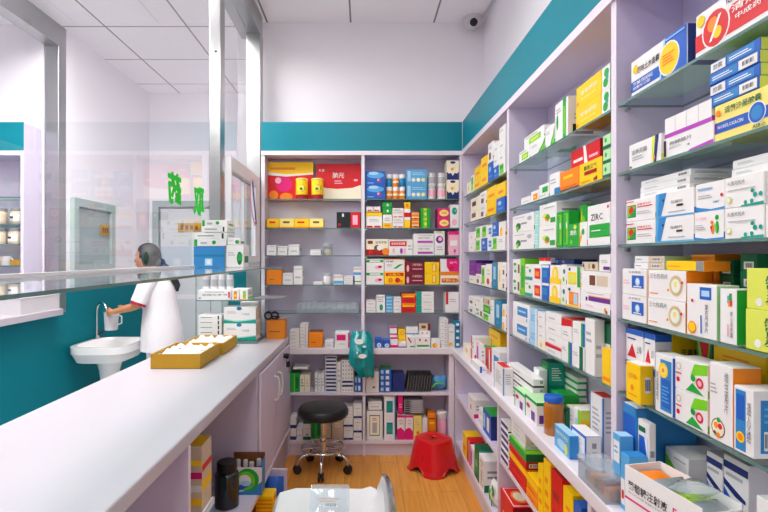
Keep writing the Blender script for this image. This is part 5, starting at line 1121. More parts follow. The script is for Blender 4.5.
# ---- red plastic stool ----
rs = empty('plastic_stool', (.500, 3.50, 0), 'low red plastic stool with arched feet on the wood floor', 'stool')
m = MB(); n = 48; H = .222
def rr(t, z):
    a = 2*PI*t/n; sq = (abs(math.cos(a))**5+abs(math.sin(a))**5)**(-1/5)
    base = .113+(.157-.113)*(1-z/H)**.9
    return base*(.55*sq+.45)*(math.cos(a)), base*(.55*sq+.45)*(math.sin(a))
levels = [0, .02, .045, .07, .1, .14, .18, .208, H-.004, H]
vs = []; fs = []
for li, z in enumerate(levels):
    for t in range(n):
        a = 2*PI*t/n; k4 = abs(math.sin(2*a))     # 1 at corners, 0 at side middles
        lift = .062*(1-k4)**.7 if k4 < .62 else 0.
        zz_ = max(z, lift*(1-z/H)) if li < 4 else z
        zz_ = lift*(1-li/4)+z*(1 if lift == 0 else (li/4)) if li < 4 and lift else zz_
        x, y = rr(t, zz_); s_ = 1.07 if li == 0 else 1.0; s_ *= .96 if li == len(levels)-1 else 1
        vs.append((x*s_, y*s_, zz_))
for li in range(len(levels)-1):
    for t in range(n): fs.append((li*n+t, li*n+(t+1) % n, (li+1)*n+(t+1) % n, (li+1)*n+t))
o0 = len(vs)
for t in range(n): a = 2*PI*t/n; vs.append((.016*math.cos(a), .016*math.sin(a), H-.003))
for t in range(n): fs.append(((len(levels)-1)*n+t, (len(levels)-1)*n+(t+1) % n, o0+(t+1) % n, o0+t))
m.add(vs, fs, 'red_plastic', True)
so = m.build('stool_body', rs); md = so.modifiers.new('wall', 'SOLIDIFY'); md.thickness = .004; md.offset = -1
so.rotation_euler = (0, 0, math.radians(38))
lb = MB(); lb.box(-.02, .02, -.004, 0, -.02, .02, 'card_r', bev=.001); lb.build('moulded_badge', rs, (-.078, -.108, .115), rot=(math.radians(-12), 0, math.radians(-36)))
# ---- white moulded chair in the foreground ----
ch = empty('bar_chair', (-.105, 1.74, 0), 'white moulded low-back chair with chrome rim in the foreground', 'chair')
prof = [(-.24, .525), (-.222, .552), (-.16, .563), (0, .560), (.10, .558), (.135, .568), (.158, .592), (.172, .622), (.180, .645)]
m = MB(); nY = 12; vs = []; fs = []
for off in (0, 1):
    for i, (x, z) in enumerate(prof):
        for j in range(nY+1):
            v = -1+2*j/nY; hw = .22*(1-.10*max(0, (-x-.10)/.14)**2); rise = .02*abs(v)**3
            vs.append((x+(.026 if off and i > 4 else 0), v*hw, z-(.03 if off else 0)+(rise if i < 6 else -.015*abs(v)**4)))
np_ = len(prof); nn = (nY+1)
for i in range(np_-1):
    for j in range(nY):
        a = i*nn+j; fs.append((a, a+nn, a+nn+1, a+1)); b = a+np_*nn; fs.append((b, b+1, b+nn+1, b+nn))
for j in range(nY):
    for i in (0, np_-1): a = i*nn+j; b = a+np_*nn; fs.append((a, a+1, b+1, b) if i == 0 else (a, b, b+1, a+1))
for i in range(np_-1):
    for j in (0, nY): a = i*nn+j; b = a+np_*nn; fs.append((a, b, b+nn, a+nn) if j == 0 else (a, a+nn, b+nn, b))
m.add(vs, fs, 'white_plastic', True); m.build('seat_shell', ch)
m = MB(); 
for v in (-1, 1): m.tube([(x+.013 if i > 4 else x, v*.221, z-.012) for i, (x, z) in enumerate(prof)], .011, 'chrome', 8)
m.tube([(.195, -.22, .618), (.205, -.12, .634), (.207, 0, .636), (.205, .12, .634), (.195, .22, .618)], .014, 'chrome', 8); m.build('chrome_rim', ch)
MB().lathe([(.03, .02), (.03, .3), (.022, .302), (.022, .533)], 'chrome', 18).build('column', ch)
MB().lathe([(.2, 0), (.2, .006), (.15, .014), (.04, .024), (.03, .03)], 'chrome', 36).build('base_disc', ch)
MB().lathe([(.07, .525), (.07, .537)], 'black_plastic', 18).build('seat_plate', ch)
# clear packet on that chair
g = [[Vector((-.19+.14*j/6, 1.70+.12*i/6, .575+.014*i)) for j in range(7)] for i in range(7)]
m = MB(); vs = []; fs = []
for sgn in (0, 1):
    for i in range(7):
        for j in range(7):
            p = g[i][j]; a = (math.sin(PI*i/6)*math.sin(PI*j/6))**.5; vs.append((p[0], p[1], p[2]+(.026 if sgn else .0)*a+(.0015 if sgn else 0)))
for i in range(6):
    for j in range(6): a = i*7+j; fs.append((a, a+7, a+8, a+1)); b = a+49; fs.append((b, b+1, b+8, b+7))
m.add(vs, fs, 'clear_plastic', True)
pk = m.build('plastic_packet'); tag(pk, 'clear plastic packet with barcode label lying on the white chair', 'packet')
m = MB(); m.box(-.14, -.09, 1.745, 1.775, .6135, .615, 'paper_white', None)
for i in range(7): m.box(-.136+i*.0062, -.1335+i*.0062+.001*(i % 2), 1.748, 1.772, .615, .6155, 'card_K')
m.build('barcode_label', pk); m = MB(); m.box(-.165, -.085, 1.79, 1.797, .62, .6215, 'card_O'); m.box(-.16, -.1, 1.78, 1.785, .617, .6185, 'card_O'); m.build('printed_line', pk)
# ---- mustard trays on the counter ----
def tray(x0, x1, y0, y1, h, lab, seedn):
    o = empty('card_tray', ((x0+x1)/2, (y0+y1)/2, CT+.0005), lab, 'tray', 'mustard card trays on the counter')
    w, d, t = (x1-x0)/2, (y1-y0)/2, .006
    m = MB(); m.box(-w, w, -d, d, 0, .003, 'mustard_dark'); m.box(-w, w, -d, -d+t, .003, h, 'mustard_card'); m.box(-w, w, d-t, d, .003, h, 'mustard_card'); m.box(-w, -w+t, -d+t, d-t, .003, h, 'mustard_card'); m.box(w-t, w, -d+t, d-t, .003, h, 'mustard_card')
    m.build('tray_body', o)
    rg = random.Random(seedn); n = 0
    for i in range(4):
        for j in range(4):
            px = -w+.040+(2*w-.08)*i/3; py = -d+.048+(2*d-.096)*j/3
            b = MB(); g_ = 5; vs = []; fs = []
            for s in (0, 1):
                for a in range(g_):
                    for c in range(g_):
                        e = math.sin(PI*a/(g_-1))*math.sin(PI*c/(g_-1)); vs.append((-.025+.050*a/(g_-1)+rg.uniform(-.003, .003), -.033+.066*c/(g_-1), .004+rg.uniform(0, .004)+(.024*e**.5*(1+rg.uniform(-.35, .35)) if s else -.003*e)))
            for a in range(g_-1):
                for c in range(g_-1): q = a*g_+c; fs.append((q, q+1, q+g_+1, q+g_)); q += g_*g_; fs.append((q, q+g_, q+g_+1, q+1))
            b.add(vs, fs, 'paper_white', False); b = b.build('paper_sachet', None, (o.location.x+px, o.location.y+py, CT+.004+h*(.52+.12*rg.random())), rot=(rg.uniform(-.12, .12), rg.uniform(-.12, .12), rg.uniform(-.18, .18)))
            tag(b, 'white crumpled paper sachet heaped in the '+lab.split(' card')[0]+' tray', 'sachet', 'paper sachets in the '+lab.split(' card')[0]+' tray')
tray(-1.125, -.862, 2.61, 2.97, .078, 'nearer mustard card tray of white sachets on the counter', 1)
tray(-1.10, -.845, 2.985, 3.30, .07, 'farther mustard card tray beside the glass case on the counter', 2)
# ---- glass display case on the counter ----
gc = empty('display_case', (-.92, 3.36, CT), 'small tiered glass case on the far end of the counter', 'display case')
cx0, cx1, cy0, cy1 = -1.135, -.725, 3.36, 3.685
def cpart(n, mb): return part(gc, n, mb)
for z, n, x1_ in ((.93, 'base_plate', cx1), (1.205, 'glass_tier', cx1+.02), (1.425, 'glass_tier', -.585)): cpart(n, MB().box(cx0, x1_, cy0, cy1, z-.006, z, None, faces=['case_glass', 'case_glass', 'glass_edge', 'glass_edge', 'glass_edge', 'glass_edge']))
cpart('side_pane', MB().box(cx0-.006, cx0, cy0, cy1, CT+.001, 1.425, None, faces=['case_glass', 'glass_edge', 'glass_edge', 'case_glass', 'glass_edge', 'case_glass']))
cpart('back_pane', bx(cx0, cx1, cy1+.001, cy1+.006, CT+.001, 1.418, 'case_glass'))
m = MB(); m.box(cx0, cx1, cy0, cy1, CT+.001, .9235, 'glass_edge'); cpart('plinth', m)
for i, px in enumerate((205, 213, 221, 229)):
    k = 3.42/FP; bottle(((px-CX)*k, 3.45, 1.2065+.0685+.0), .024, .10, 'card_W', 'white_plastic', 'card_lg', 'round white tablet bottle in glass case, '+ORD[i]+' from left', 'bottle', 'white tablet bottles in the glass case', .25, .8) if i < 4 else None
gf = bx(-.1, .1, 0, .24, 0, .006, 'card_g', bev=.002).build('clipboard', None, (-.672, 3.43, 1.2065), math.radians(-4)); tag(gf, 'grey clipboard sticking out of the glass case middle tier', 'clipboard')
# ---- lanyard on the steel post ----
o = empty('lanyard', (-.768, 3.42, 2.015), 'pink and purple lanyard looped on the white glazed sash', 'lanyard')
MB().tube([(-.0135, 0, .012), (0, -.008, .012), (0, -.014, .022)], .003, 'chrome', 8).build('hook', o)
MB().tube([(-.004, -.012, .012), (-.012, -.014, -.1), (-.002, -.014, -.2), (.022, -.014, -.3)], .006, 'ribbon_pink', 6, flat=.3).build('ribbon', o)
MB().tube([(.004, -.016, .012), (.016, -.018, -.12), (.026, -.018, -.22), (.03, -.018, -.29)], .006, 'ribbon_purple', 6, flat=.3).build('ribbon', o)
MB().tube([(0, -.02, .012), (.0, -.021, -.1), (.012, -.021, -.2), (.026, -.021, -.27)], .005, 'paper_white', 6, flat=.3).build('ribbon', o)
# ---- security camera ----
o = empty('security_camera', (.862, 3.868, 3.3775), 'small white dome security camera in the ceiling corner', 'camera')
MB().lathe([(.05, -.022), (.058, -.018), (.06, 0)], 'white_plastic', 28).build('mount', o)
MB().lathe([(0, -.078), (.022, -.074), (.042, -.06), (.055, -.035), (.055, -.02)], 'white_plastic', 28).build('housing', o)
MB().lathe([(0, .016), (.014, .013), (.024, .004), (.024, -.01)], 'black_plastic', 22, M=Matrix.Translation((-.004, -.041, -.047)) @ Matrix.Rotation(math.radians(116), 4, 'X')).build('lens', o)
o.scale = (1.25, 1.25, 1.25)
o = MB().tube([(.93, 3.88, 3.368), (.945, 3.6, 3.368), (.95, 2.0, 3.368)], .009, 'white_plastic', 8).build('cable_conduit'); tag(o, 'thin pale cable conduit running along the ceiling edge from the camera', 'conduit')
# ---- sink, faucet ----
sk = empty('pedestal_sink', (-2.449, 4.28, 0), 'white ceramic pedestal sink against the teal wall', 'sink')
m = MB(); n = 28; vs = []; fs = []
rings = [(.20, .24, .625, .02), (.235, .28, .69, .01), (.25, .295, .705, .0), (.25, .295, .762, .0), (.215, .257, .764, .0), (.195, .23, .72, .0), (.13, .15, .67, .0)]
for a_, b_, z, c_ in rings:
    for i in range(n):
        t = 2*PI*i/n; ct_, st_ = math.cos(t), math.sin(t); e = .5
        vs.append((.265+a_*math.copysign(abs(ct_)**e, ct_)*(.62 if z < .62 else 1)-c_, b_*math.copysign(abs(st_)**e, st_)*(.62 if z < .62 else 1), z))
for q in range(len(rings)-1):
    for i in range(n): fs.append((q*n+i, q*n+(i+1) % n, (q+1)*n+(i+1) % n, (q+1)*n+i))
fs.append(tuple(range(n))[::-1]); fs.append(tuple((len(rings)-1)*n+i for i in range(n)))
m.add(vs, fs, 'white_ceramic', True); m.build('basin', sk)
MB().lathe([(.11, 0), (.10, .03), (.075, .12), (.07, .4), (.085, .53), (.11, .624)], 'white_ceramic', 24, c=(.25, 0, 0)).build('pedestal', sk)
m = MB(); m.lathe([(.026, .764), (.024, .79), (.014, .80)], 'chrome', 16, c=(.045, .17, 0))
m.tube([(.045, .17, .79), (.045, .17, 1.02), (.055, .165, 1.06), (.085, .15, 1.088), (.12, .135, 1.085), (.15, .125, 1.06), (.158, .122, 1.02)], .011, 'chrome', 10); f = m.build('faucet', sk)
m = MB(); m.tube([(.05, .19, .80), (.085, .22, .825)], .012, 'black_plastic', 8); m.build('tap_lever', f)
o = MB(); o.lathe([(.055, 0), (.06, .008), (.05, .02), (0, .024)], 'card_M', 10, M=Matrix.Diagonal((1.2, .7, 1, 1))); o = o.build('wash_cloth', None, (-2.20, 4.09, .742)) if 0 else None
# ---- white basin and roll on the sill ----
o = empty('plastic_basin', (-2.50, 3.66, 1.0955), 'white plastic box on the left window sill', 'box')
m = MB(); m.box(-.11, .11, -.22, .22, 0, .004, 'white_plastic')
for a in ((-.11, -.105, -.22, .22), (.105, .11, -.22, .22), (-.105, .105, -.22, -.215), (-.105, .105, .215, .22)): m.box(*a, .004, .11, 'white_plastic')
m.build('box_body', o)
m = MB(); m.box(-.115, .115, -.225, .225, .11, .118, 'white_plastic', bev=.003); m.build('rim', o)
o = empty('tape_roll', (-2.49, 3.70, 1.2145), 'white paper roll on top of the white sill box', 'roll')
MB().lathe([(.022, -.03), (.055, -.03), (.055, .03), (.022, .03), (.022, -.03)], 'paper_white', 24, M=Matrix.Translation((0, 0, .055)) @ Matrix.Rotation(PI/2, 4, 'Y') @ Matrix.Rotation(PI/2, 4, 'X') if 0 else Matrix.Translation((0, 0, .055)) @ Matrix.Rotation(PI/2, 4, 'X'), caps=False).build('roll_body', o)
# ---- cabinet with jars behind the service window ----
wc = empty('wall_cabinet', (-2.6, 3.75, .8), 'lavender shelf cabinet with teal fascia behind the left service window', 'cabinet')
for x0, x1 in ((-2.605, -2.58), (-3.6, -3.575)): part(wc, 'side_panel', MB().box(x0, x1, 3.75, 3.955, .8, 2.31, None, faces=edge(2)))
part(wc, 'back_panel', bx(-3.6, -2.58, 3.955, 3.967, .8, 2.31, 'board_lavender')); part(wc, 'fascia_board', MB().box(-3.6, -2.58, 3.75, 3.955, 2.31, 2.527, None, faces=['board_lavender', 'board_lavender', 'fascia_teal', 'board_lavender', 'board_lavender', 'board_lavender']))
part(wc, 'top_board', MB().box(-3.575, -2.605, 3.75, 3.955, 2.275, 2.31, None, faces=edge(2)))
JZ = [1.96, 1.755, 1.60, 1.435, 1.2]
for z in JZ: part(wc, 'shelf', MB().box(-3.575, -2.605, 3.757, 3.954, z-.01, z, None, faces=GE))
k = 3.80/FP
for row, (z, rn) in enumerate(((1.7555, 'upper'), (1.6005, 'lower'))):
    for i, px in enumerate((-20, -4, 13 if row else 15)):
        o = empty('herb_jar', ((px-CX)*k+.012, 3.82, z), 'glass herb jar with white label, '+('left', 'middle', 'right')[i]+' of '+rn+' jar shelf', 'jar', 'herb jars in the cabinet behind the service window')
        MB().lathe([(.05, 0), (.054, .006), (.054, .085), (.045, .098)], 'card_bg', 22).build('jar_body', o); MB().lathe([(.048, .098), (.05, .1), (.05, .12), (.045, .123)], 'card_g', 22).build('lid', o)
        m = MB(); nn_ = 8; vs = []
        for q in range(nn_+1):
            a = -PI/2-.75+1.5*q/nn_; vs += [(.0548*math.cos(a), .0548*math.sin(a), .02), (.0548*math.cos(a), .0548*math.sin(a), .075)]
        m.add(vs, [(2*q, 2*q+2, 2*q+3, 2*q+1) for q in range(nn_)], 'paper_white', True); m.box(-.025, -.002, -.0565, -.0555, .04, .055, 'card_K'); m.build('paper_label', o)
o = empty('cup', ((6-CX)*k, 3.80, 1.4355), 'white cup beside yellow card on the jar cabinet shelf', 'cup'); MB().lathe([(.03, 0), (.038, .07), (.035, .07), (.028, .006), (0, .006)], 'white_plastic', 20).build('cup_body', o); MB().tube([(.036, 0, .055), (.058, 0, .045), (.055, 0, .025), (.034, 0, .018)], .005, 'white_plastic', 6).build('handle', o)
o = bx(-.05, .05, 0, .09, 0, .05, 'card_Y', bev=.002).build('small_carton', None, ((-9-CX)*k, 3.79, 1.4355)); tag(o, 'small yellow carton beside the white cup behind the service window', 'carton')
o = bx(-.05, .05, 0, .1, 0, .045, 'gold_card', bev=.002).build('small_carton', None, ((17.5-CX)*k, 3.79, 1.4355)); tag(o, 'small gold carton right of the white cup behind the service window', 'carton')
# ---- amber bottle with blue lid, near right bench ----
bottle((.737, 1.905, TOP+.0005), .037, .148, 'amber', 'card_B', None, 'amber honey bottle with blue lid on the right worktop', 'bottle', None, .14, .85, band=(.2, .62))
# ---- clear lidded container of orange packs on right worktop ----
o = empty('lidded_container', (.71, 1.445, TOP+.0005), 'clear lidded plastic container of orange packs on the right worktop', 'container')
w, d, h, t = .041, .088, .058, .002
m = MB(); m.box(-w, w, -d, d, 0, t, 'clear_plastic'); m.box(-w, w, -d, -d+t, t, h, 'clear_plastic'); m.box(-w, w, d-t, d, t, h, 'clear_plastic'); m.box(-w, -w+t, -d+t, d-t, t, h, 'clear_plastic'); m.box(w-t, w, -d+t, d-t, t, h, 'clear_plastic'); m.build('container_body', o)
MB().box(-w-.004, w+.004, -d-.004, d+.004, h, h+.014, 'clear_plastic', bev=.004).build('lid', o)
for i in range(5):
    b = bx(-.028, .028, -.013, .013, 0, .03, ('card_O', 'card_r', 'card_br', 'card_O', 'foil_grey')[i], bev=.004).build('snack_pack', None, (.71, 1.385+i*.03, TOP+.0045), .15*(-1)**i)
    tag(b, ('orange', 'dark red', 'brown', 'orange', 'silver')[i]+' pack inside the clear container, '+ORD[i]+' from the near end', 'pack', 'packs inside the clear container')
# ---- white carton tray of sachets in the right foreground ----
ang = math.atan2(.043, .22)
o = empty('open_carton', (.675, 1.27, TOP+.0005), 'open white carton with red stripe and black lettering in right foreground', 'carton', rz=-PI/2+ang)
wL, dL, hL, t = .228, .105, .148, .003
m = MB(); m.box(0, wL, 0, dL, 0, t, 'card_W'); m.box(0, wL, 0, t, t, hL, 'card_W'); m.box(0, wL, dL-t, dL, t, hL, 'card_W'); m.box(0, t, t, dL-t, t, hL, 'card_W'); m.box(wL-t, wL, t, dL-t, t, hL-.012, 'card_W')
P = lambda u, v, e: (u*wL, -e, v*hL)
decal(m, tx('葡萄糖注射液', .05, .62, .60, .775, 'K'), P, wL, hL, 1); decal(m, tx('50', .66, .61, .80, .77, 'M'), P, wL, hL, 1)
decal(m, tx('GLUCOSE INJECTION', .05, .545, .56, .59, 'g'), P, wL, hL, 1); decal(m, ('r', 0, .44, 1, .475, 'M'), P, wL, hL, 1)
P2 = lambda u, v, e: (wL+e, u*dL, v*hL)
decal(m, ('r', .08, .05, .92, .86, 'R'), P2, dL, hL, 1); decal(m, ('r', .08, .55, .92, .6, 'k'), P2, dL, hL, 2)
m.build('carton_body', o)
def pillow(name, L0, L1, mt, th, M, lab, cat, grp, parent_thing=None):
    m = MB(); n_ = 7; vs = []; fs = []
    for s in (1, -1):
        for i in range(n_):
            for j in range(n_):
                a = (math.sin(PI*i/(n_-1))*math.sin(PI*j/(n_-1)))**.55
                vs.append((-L0/2+L0*i/(n_-1), -L1/2+L1*j/(n_-1), s*th*a*(1+.25*math.sin(3*i+2*j))))
    for i in range(n_-1):
        for j in range(n_-1): q = i*n_+j; fs.append((q, q+n_, q+n_+1, q+1)); q += n_*n_; fs.append((q, q+1, q+n_+1, q+n_))
    m.add(vs, fs, mt, True, M); b = m.build(name); tag(b, lab, cat, grp); return b
OM = Matrix.Translation((.675, 1.27, TOP)) @ Matrix.Rotation(-PI/2+ang, 4, 'Z')
for (x, y, L0, L1, mt, rot, nm) in ((.045, .052, .07, .085, 'bag_orange', .12, 'orange packet in the open white carton, far end'), (.155, .052, .05, .085, 'bag_lime', -.1, 'lime packet in the open white carton, near middle'),
        (.10, .052, .05, .085, 'foil_grey', .75, 'silver foil packet standing in the open white carton'), (.195, .052, .045, .085, 'foil_grey', .3, 'silver foil packet lying at near end of open carton')):
    pillow('sachet_packet', L0, L1, mt, .010, OM @ Matrix.Translation((x, y, .128)) @ Matrix.Rotation(rot, 4, 'Y'), nm, 'packet', 'packets in the open white carton')
pillow('clear_bag', .075, .085, 'clear_plastic', .02, OM @ Matrix.Translation((.155, .052, .152)) @ Matrix.Rotation(-.2, 4, 'Y'), 'crinkled clear bag on top of the open white carton', 'bag', None)
# ---- counter cabinet: dark jar, swirl carton, packs below the doors ----
bottle((-.69, 2.50, .2405), .061, .225, 'dark_bottle', 'black_plastic', None, 'large dark glass medicine jar inside the counter cabinet', 'jar', None, .2, .72, 'medicine_jar')
o = empty('open_carton', (-.62, 2.61, .2405), 'open blue carton with green swirl inside the counter cabinet', 'carton')
m = MB(); w, d, h = .085, .083, .145
m.box(-w, w, 0, d, 0, .003, 'card_W'); m.box(-w, w, 0, .003, .003, h, 'card_W'); m.box(-w, w, d-.003, d, .003, h+.05, 'card_br'); m.box(-w, -w+.003, .003, d-.003, .003, h, 'card_cb'); m.box(w-.003, w, .003, d-.003, .003, h+.03, 'card_cb')
P = lambda u, v, e: (-w+u*2*w, -e, v*h)
for i, q in enumerate((('p', [(0, 0), (1, 0), (1, .5), (.7, .2), (.3, .1), (0, .3)], 'cb'), ('c', .55, .55, .42, 'G'), ('c', .5, .52, .34, 'L'), ('c', .46, .5, .24, 'W'), ('p', [(0, .3), (.5, .42), (.75, .4), (.4, .2), (0, .1)], 'B'), ('e', .5, .42, .16, .1, 'lb'))): decal(m, q, P, 2*w, h, i+1)
m.build('carton_body', o)
for i, (x, y, c, hh, nm) in enumerate(((-.672, 2.655, 'card_W', .165, 'white'), (-.635, 2.665, 'card_r', .16, 'dark red'), (-.598, 2.65, 'card_W', .155, 'second white'), (-.562, 2.665, 'card_B', .165, 'blue'))):
    bottle((x, y, .244), .016, hh, c, 'white_plastic', None, nm+' small bottle standing in the blue swirl carton', 'bottle', 'small bottles in the swirl carton', .2, .7)
pillow('diaper_pack', .195, .12, 'card_B', .042, Matrix.Translation((-.53, 2.925, .102)) @ Matrix.Rotation(PI/2, 4, 'Z') @ Matrix.Rotation(PI/2, 4, 'Y'), 'puffy blue pack on the floor beneath the counter doors', 'pack', None)
o = MB().box(-.05, .05, -.05, .05, 0, .165, 'card_Y', bev=.003)
for i in range(7): o.box(.05, .0506, -.045, .045, .012+i*.021, .02+i*.021, 'card_O'); o.box(-.045, .045, -.0506, -.05, .012+i*.021, .02+i*.021, 'card_O')
o = o.build('striped_carton', None, (-.55, 2.80, .0005)); tag(o, 'yellow striped carton on the floor beneath the counter doors', 'carton')
# bags in the far right base cabinet
g = [[Vector((.72, 2.72+.20*j/6, .132+.13*i/5)) for j in range(7)] for i in range(6)]
pillow('plastic_bag', .15, .13, 'card_W', .03, Matrix.Translation((.735, 2.72, .197)) @ Matrix.Rotation(-PI/2, 4, 'Z') @ Matrix.Rotation(PI/2, 4, 'X'), 'white plastic bag with green print in the far-right cabinet', 'bag', None)
gb = bpy.data.objects['plastic_bag.001'] if 'plastic_bag.001' in bpy.data.objects else None
for y_, z_, k_ in ((2.69, .225, .022), (2.75, .18, .026), (2.71, .15, .014)):
    q = MB(); q.lathe([(k_, -.001), (k_, .001)], 'card_G', 14, M=Matrix.Translation((.7065, y_, z_)) @ Matrix.Rotation(PI/2, 4, 'Y') @ Matrix.Diagonal((1.4, .8, 1, 1))); q.build('printed_patch', gb)
b = bpy.data.objects[-1] if 0 else None

# ================= the pharmacist at the sink =================
def skin_mesh(chains, subd=2):
    """chains: list of lists of (Vector, rx, ry); chains share joints by equal position"""
    bm = bmesh.new(); sl = bm.verts.layers.skin.verify(); idx = {}
    root = None
    for ch in chains:
        prev = None
        for p, a, b in ch:
            key = tuple(round(q, 4) for q in p)
            if key not in idx:
                v = bm.verts.new(p); v[sl].radius = (a, b); idx[key] = v
                if root is None: root = v; v[sl].use_root = True
            v = idx[key]
            if prev is not None and prev is not v and not bm.edges.get((prev, v)): bm.edges.new((prev, v))
            prev = v
    me = bpy.data.meshes.new('sk'); bm.to_mesh(me); bm.free()
    o = bpy.data.objects.new('sk', me); COL.objects.link(o)
    s = o.modifiers.new('s', 'SKIN'); s.use_smooth_shade = True
    d = o.modifiers.new('d', 'SUBSURF'); d.levels = subd; d.render_levels = subd
    bpy.context.view_layer.update()
    out = bpy.data.meshes.new_from_object(o.evaluated_get(bpy.context.evaluated_depsgraph_get()))
    bpy.data.objects.remove(o); bpy.data.meshes.remove(me); return out
V = Vector
PX, PY = -1.77, 4.30       # where she stands
pelvis, belly, chest, neck0 = V((PX+.02, PY, .90)), V((PX+.01, PY, 1.04)), V((PX-.02, PY, 1.22)), V((PX-.045, PY, 1.345))
neck1 = V((PX-.075, PY, 1.41))
HC = V((PX-.115, PY, 1.492))
def arm(s, elbow, wrist):
    sh = V((PX-.03, PY+s*.165, 1.305)); return sh, elbow, wrist
shN, elN, wrN = arm(-1, V((PX-.10, PY-.215, 1.095)), V((PX-.345, PY-.12, 1.035)))
shF, elF, wrF = arm(1, V((PX-.12, PY+.21, 1.10)), V((PX-.33, PY+.10, 1.04)))
legs = []
for s in (-1, 1):
    legs.append([(pelvis, .10, .10), (V((PX+.02, PY+s*.075, .80)), .075, .075), (V((PX+.01, PY+s*.09, .47)), .055, .055), (V((PX+.03, PY+s*.095, .09)), .038, .038), (V((PX+.02, PY+s*.095, .045)), .038, .032), (V((PX-.12, PY+s*.10, .03)), .035, .022)])
arms = []
for s, (sh, el, wr) in ((-1, (shN, elN, wrN)), (1, (shF, elF, wrF))):
    d = (wr-el).normalized(); palm = wr+d*.05
    arms.append([(chest, .105, .13), (V((PX-.03, PY+s*.10, 1.30)), .07, .07), (sh, .052, .052), (sh.lerp(el, .5), .043, .043), (el, .036, .036), (el.lerp(wr, .4), .036, .036), (wr, .023, .026), (palm, .020, .032)])
torso = [(pelvis, .10, .10), (belly, .10, .12), (chest, .105, .13), (neck0, .06, .06), (neck1, .048, .048), (HC-V((-.015, 0, .03)), .05, .05)]
body = skin_mesh([torso]+legs+arms)
bm = bmesh.new(); bm.from_mesh(body)
# head: a shaped ball
def ball(c, rx, ry, rz, f=None, seg=28, ring=18):
    r_ = bmesh.ops.create_uvsphere(bm, u_segments=seg, v_segments=ring, radius=1)
    for v in r_['verts']:
        p = V((v.co.x*rx, v.co.y*ry, v.co.z*rz)); p = f(p) if f else p; v.co = c+p
def headshape(p):
    t = -p.z/.112
    if t > 0:
        p.y *= 1-.30*t*t; p.x *= 1-.16*t
        if p.x < 0: p.x *= 1+.02*t
        else: p.x *= 1-.25*t
    if p.x < -.07: p.x = -.07+(p.x+.07)*.75
    return p
ball(HC, .098, .076, .114, headshape)
ball(HC+V((-.094, 0, -.022)), .018, .013, .022); ball(HC+V((-.084, 0, -.008)), .014, .009, .03)
ball(HC+V((-.08, 0, -.062)), .014, .024, .012); ball(HC+V((-.07, 0, -.092)), .022, .028, .018)
for s in (-1, 1): ball(HC+V((.012, s*.076, -.012)), .018, .009, .03)
# hands: five fingers, curled round the cup
for s, (el, wr) in ((-1, (elN, wrN)), (1, (elF, wrF))):
    d = (wr-el).normalized(); side = V((0, -s, 0)); side = (side-d*side.dot(d)).normalized(); up = d.cross(side)*(1 if d.cross(side).z > 0 else -1)
    for i, (L, o_) in enumerate(((.062, .022), (.07, .008), (.066, -.006), (.054, -.020))):
        b0 = wr+d*.055+up*o_; b1 = b0+d*L*.45+side*.008; b2 = b1+(d*.6+side*.8).normalized()*L*.35; b3 = b2+(d*.1+side).normalized()*L*.28
        fm = skin_mesh([[(b0-d*.02, .010, .010), (b0, .010, .010), (b1, .009, .009), (b2, .008, .008), (b3, .007, .007)]], 1); bm.from_mesh(fm)
    t0 = wr+d*.02+up*.02; fm = skin_mesh([[(t0, .011, .011), (t0+d*.03+up*.022+side*.012, .010, .010), (t0+d*.055+up*.02+side*.034, .008, .008)]], 1); bm.from_mesh(fm)
me = bpy.data.meshes.new('person_body'); bm.to_mesh(me); bm.free()
to = bpy.data.objects.new('tmp', me); COL.objects.link(to)
rmod = to.modifiers.new('r', 'REMESH'); rmod.mode = 'VOXEL'; rmod.voxel_size = .0075; rmod.use_smooth_shade = True
sm = to.modifiers.new('sm', 'SMOOTH'); sm.factor = .5; sm.iterations = 2
bpy.context.view_layer.update()
fin = bpy.data.meshes.new_from_object(to.evaluated_get(bpy.context.evaluated_depsgraph_get())); bpy.data.objects.remove(to)
fin.name = 'person'; fin.materials.clear(); fin.materials.append(MATS['skin'])
base = V((PX, PY, 0)); fin.transform(Matrix.Translation(-base))
per = bpy.data.objects.new('person', fin); COL.objects.link(per); per.location = base
tag(per, 'person in a white short-sleeved uniform with dark tied hair bending at the sink', 'person')
def child(name, mesh, mt):
    mesh.transform(Matrix.Translation(-base)); mesh.materials.clear(); mesh.materials.append(MATS[mt])
    for p in mesh.polygons: p.use_smooth = True
    o = bpy.data.objects.new(name, mesh); COL.objects.link(o); o.parent = per; return o
# tunic: rings round the trunk from hem to collar, and a sleeve tube on each arm
m = MB(); n = 32
rings = [(.02, .70, .175, .195), (.02, .80, .172, .192), (.02, .90, .165, .188), (.01, 1.04, .142, .168), (-.01, 1.14, .145, .172), (-.02, 1.22, .148, .185), (-.03, 1.29, .128, .185), (-.035, 1.325, .105, .15), (-.042, 1.35, .078, .095), (-.05, 1.365, .066, .07), (-.052, 1.38, .062, .064)]
vs = []; fs = []
for dx, z, a_, b_ in rings:
    for i in range(n): t = 2*PI*i/n; vs.append((dx+a_*math.cos(t)*(1+.012*math.sin(5*t+z*9)), b_*math.sin(t), z))
for q in range(len(rings)-1):
    for i in range(n): fs.append((q*n+i, q*n+(i+1) % n, (q+1)*n+(i+1) % n, (q+1)*n+i))
m.add(vs, fs, 'uniform', True)
for s, (sh, el) in ((-1, (shN, elN)), (1, (shF, elF))):
    a = V((PX-.03, PY+s*.11, 1.295)); m.tube([a-base, sh-base, sh.lerp(el, .3)-base, sh.lerp(el, .6)-base, sh.lerp(el, .88)-base], [.075, .075, .069, .066, .066], 'uniform', 18)
m.build('uniform', per)
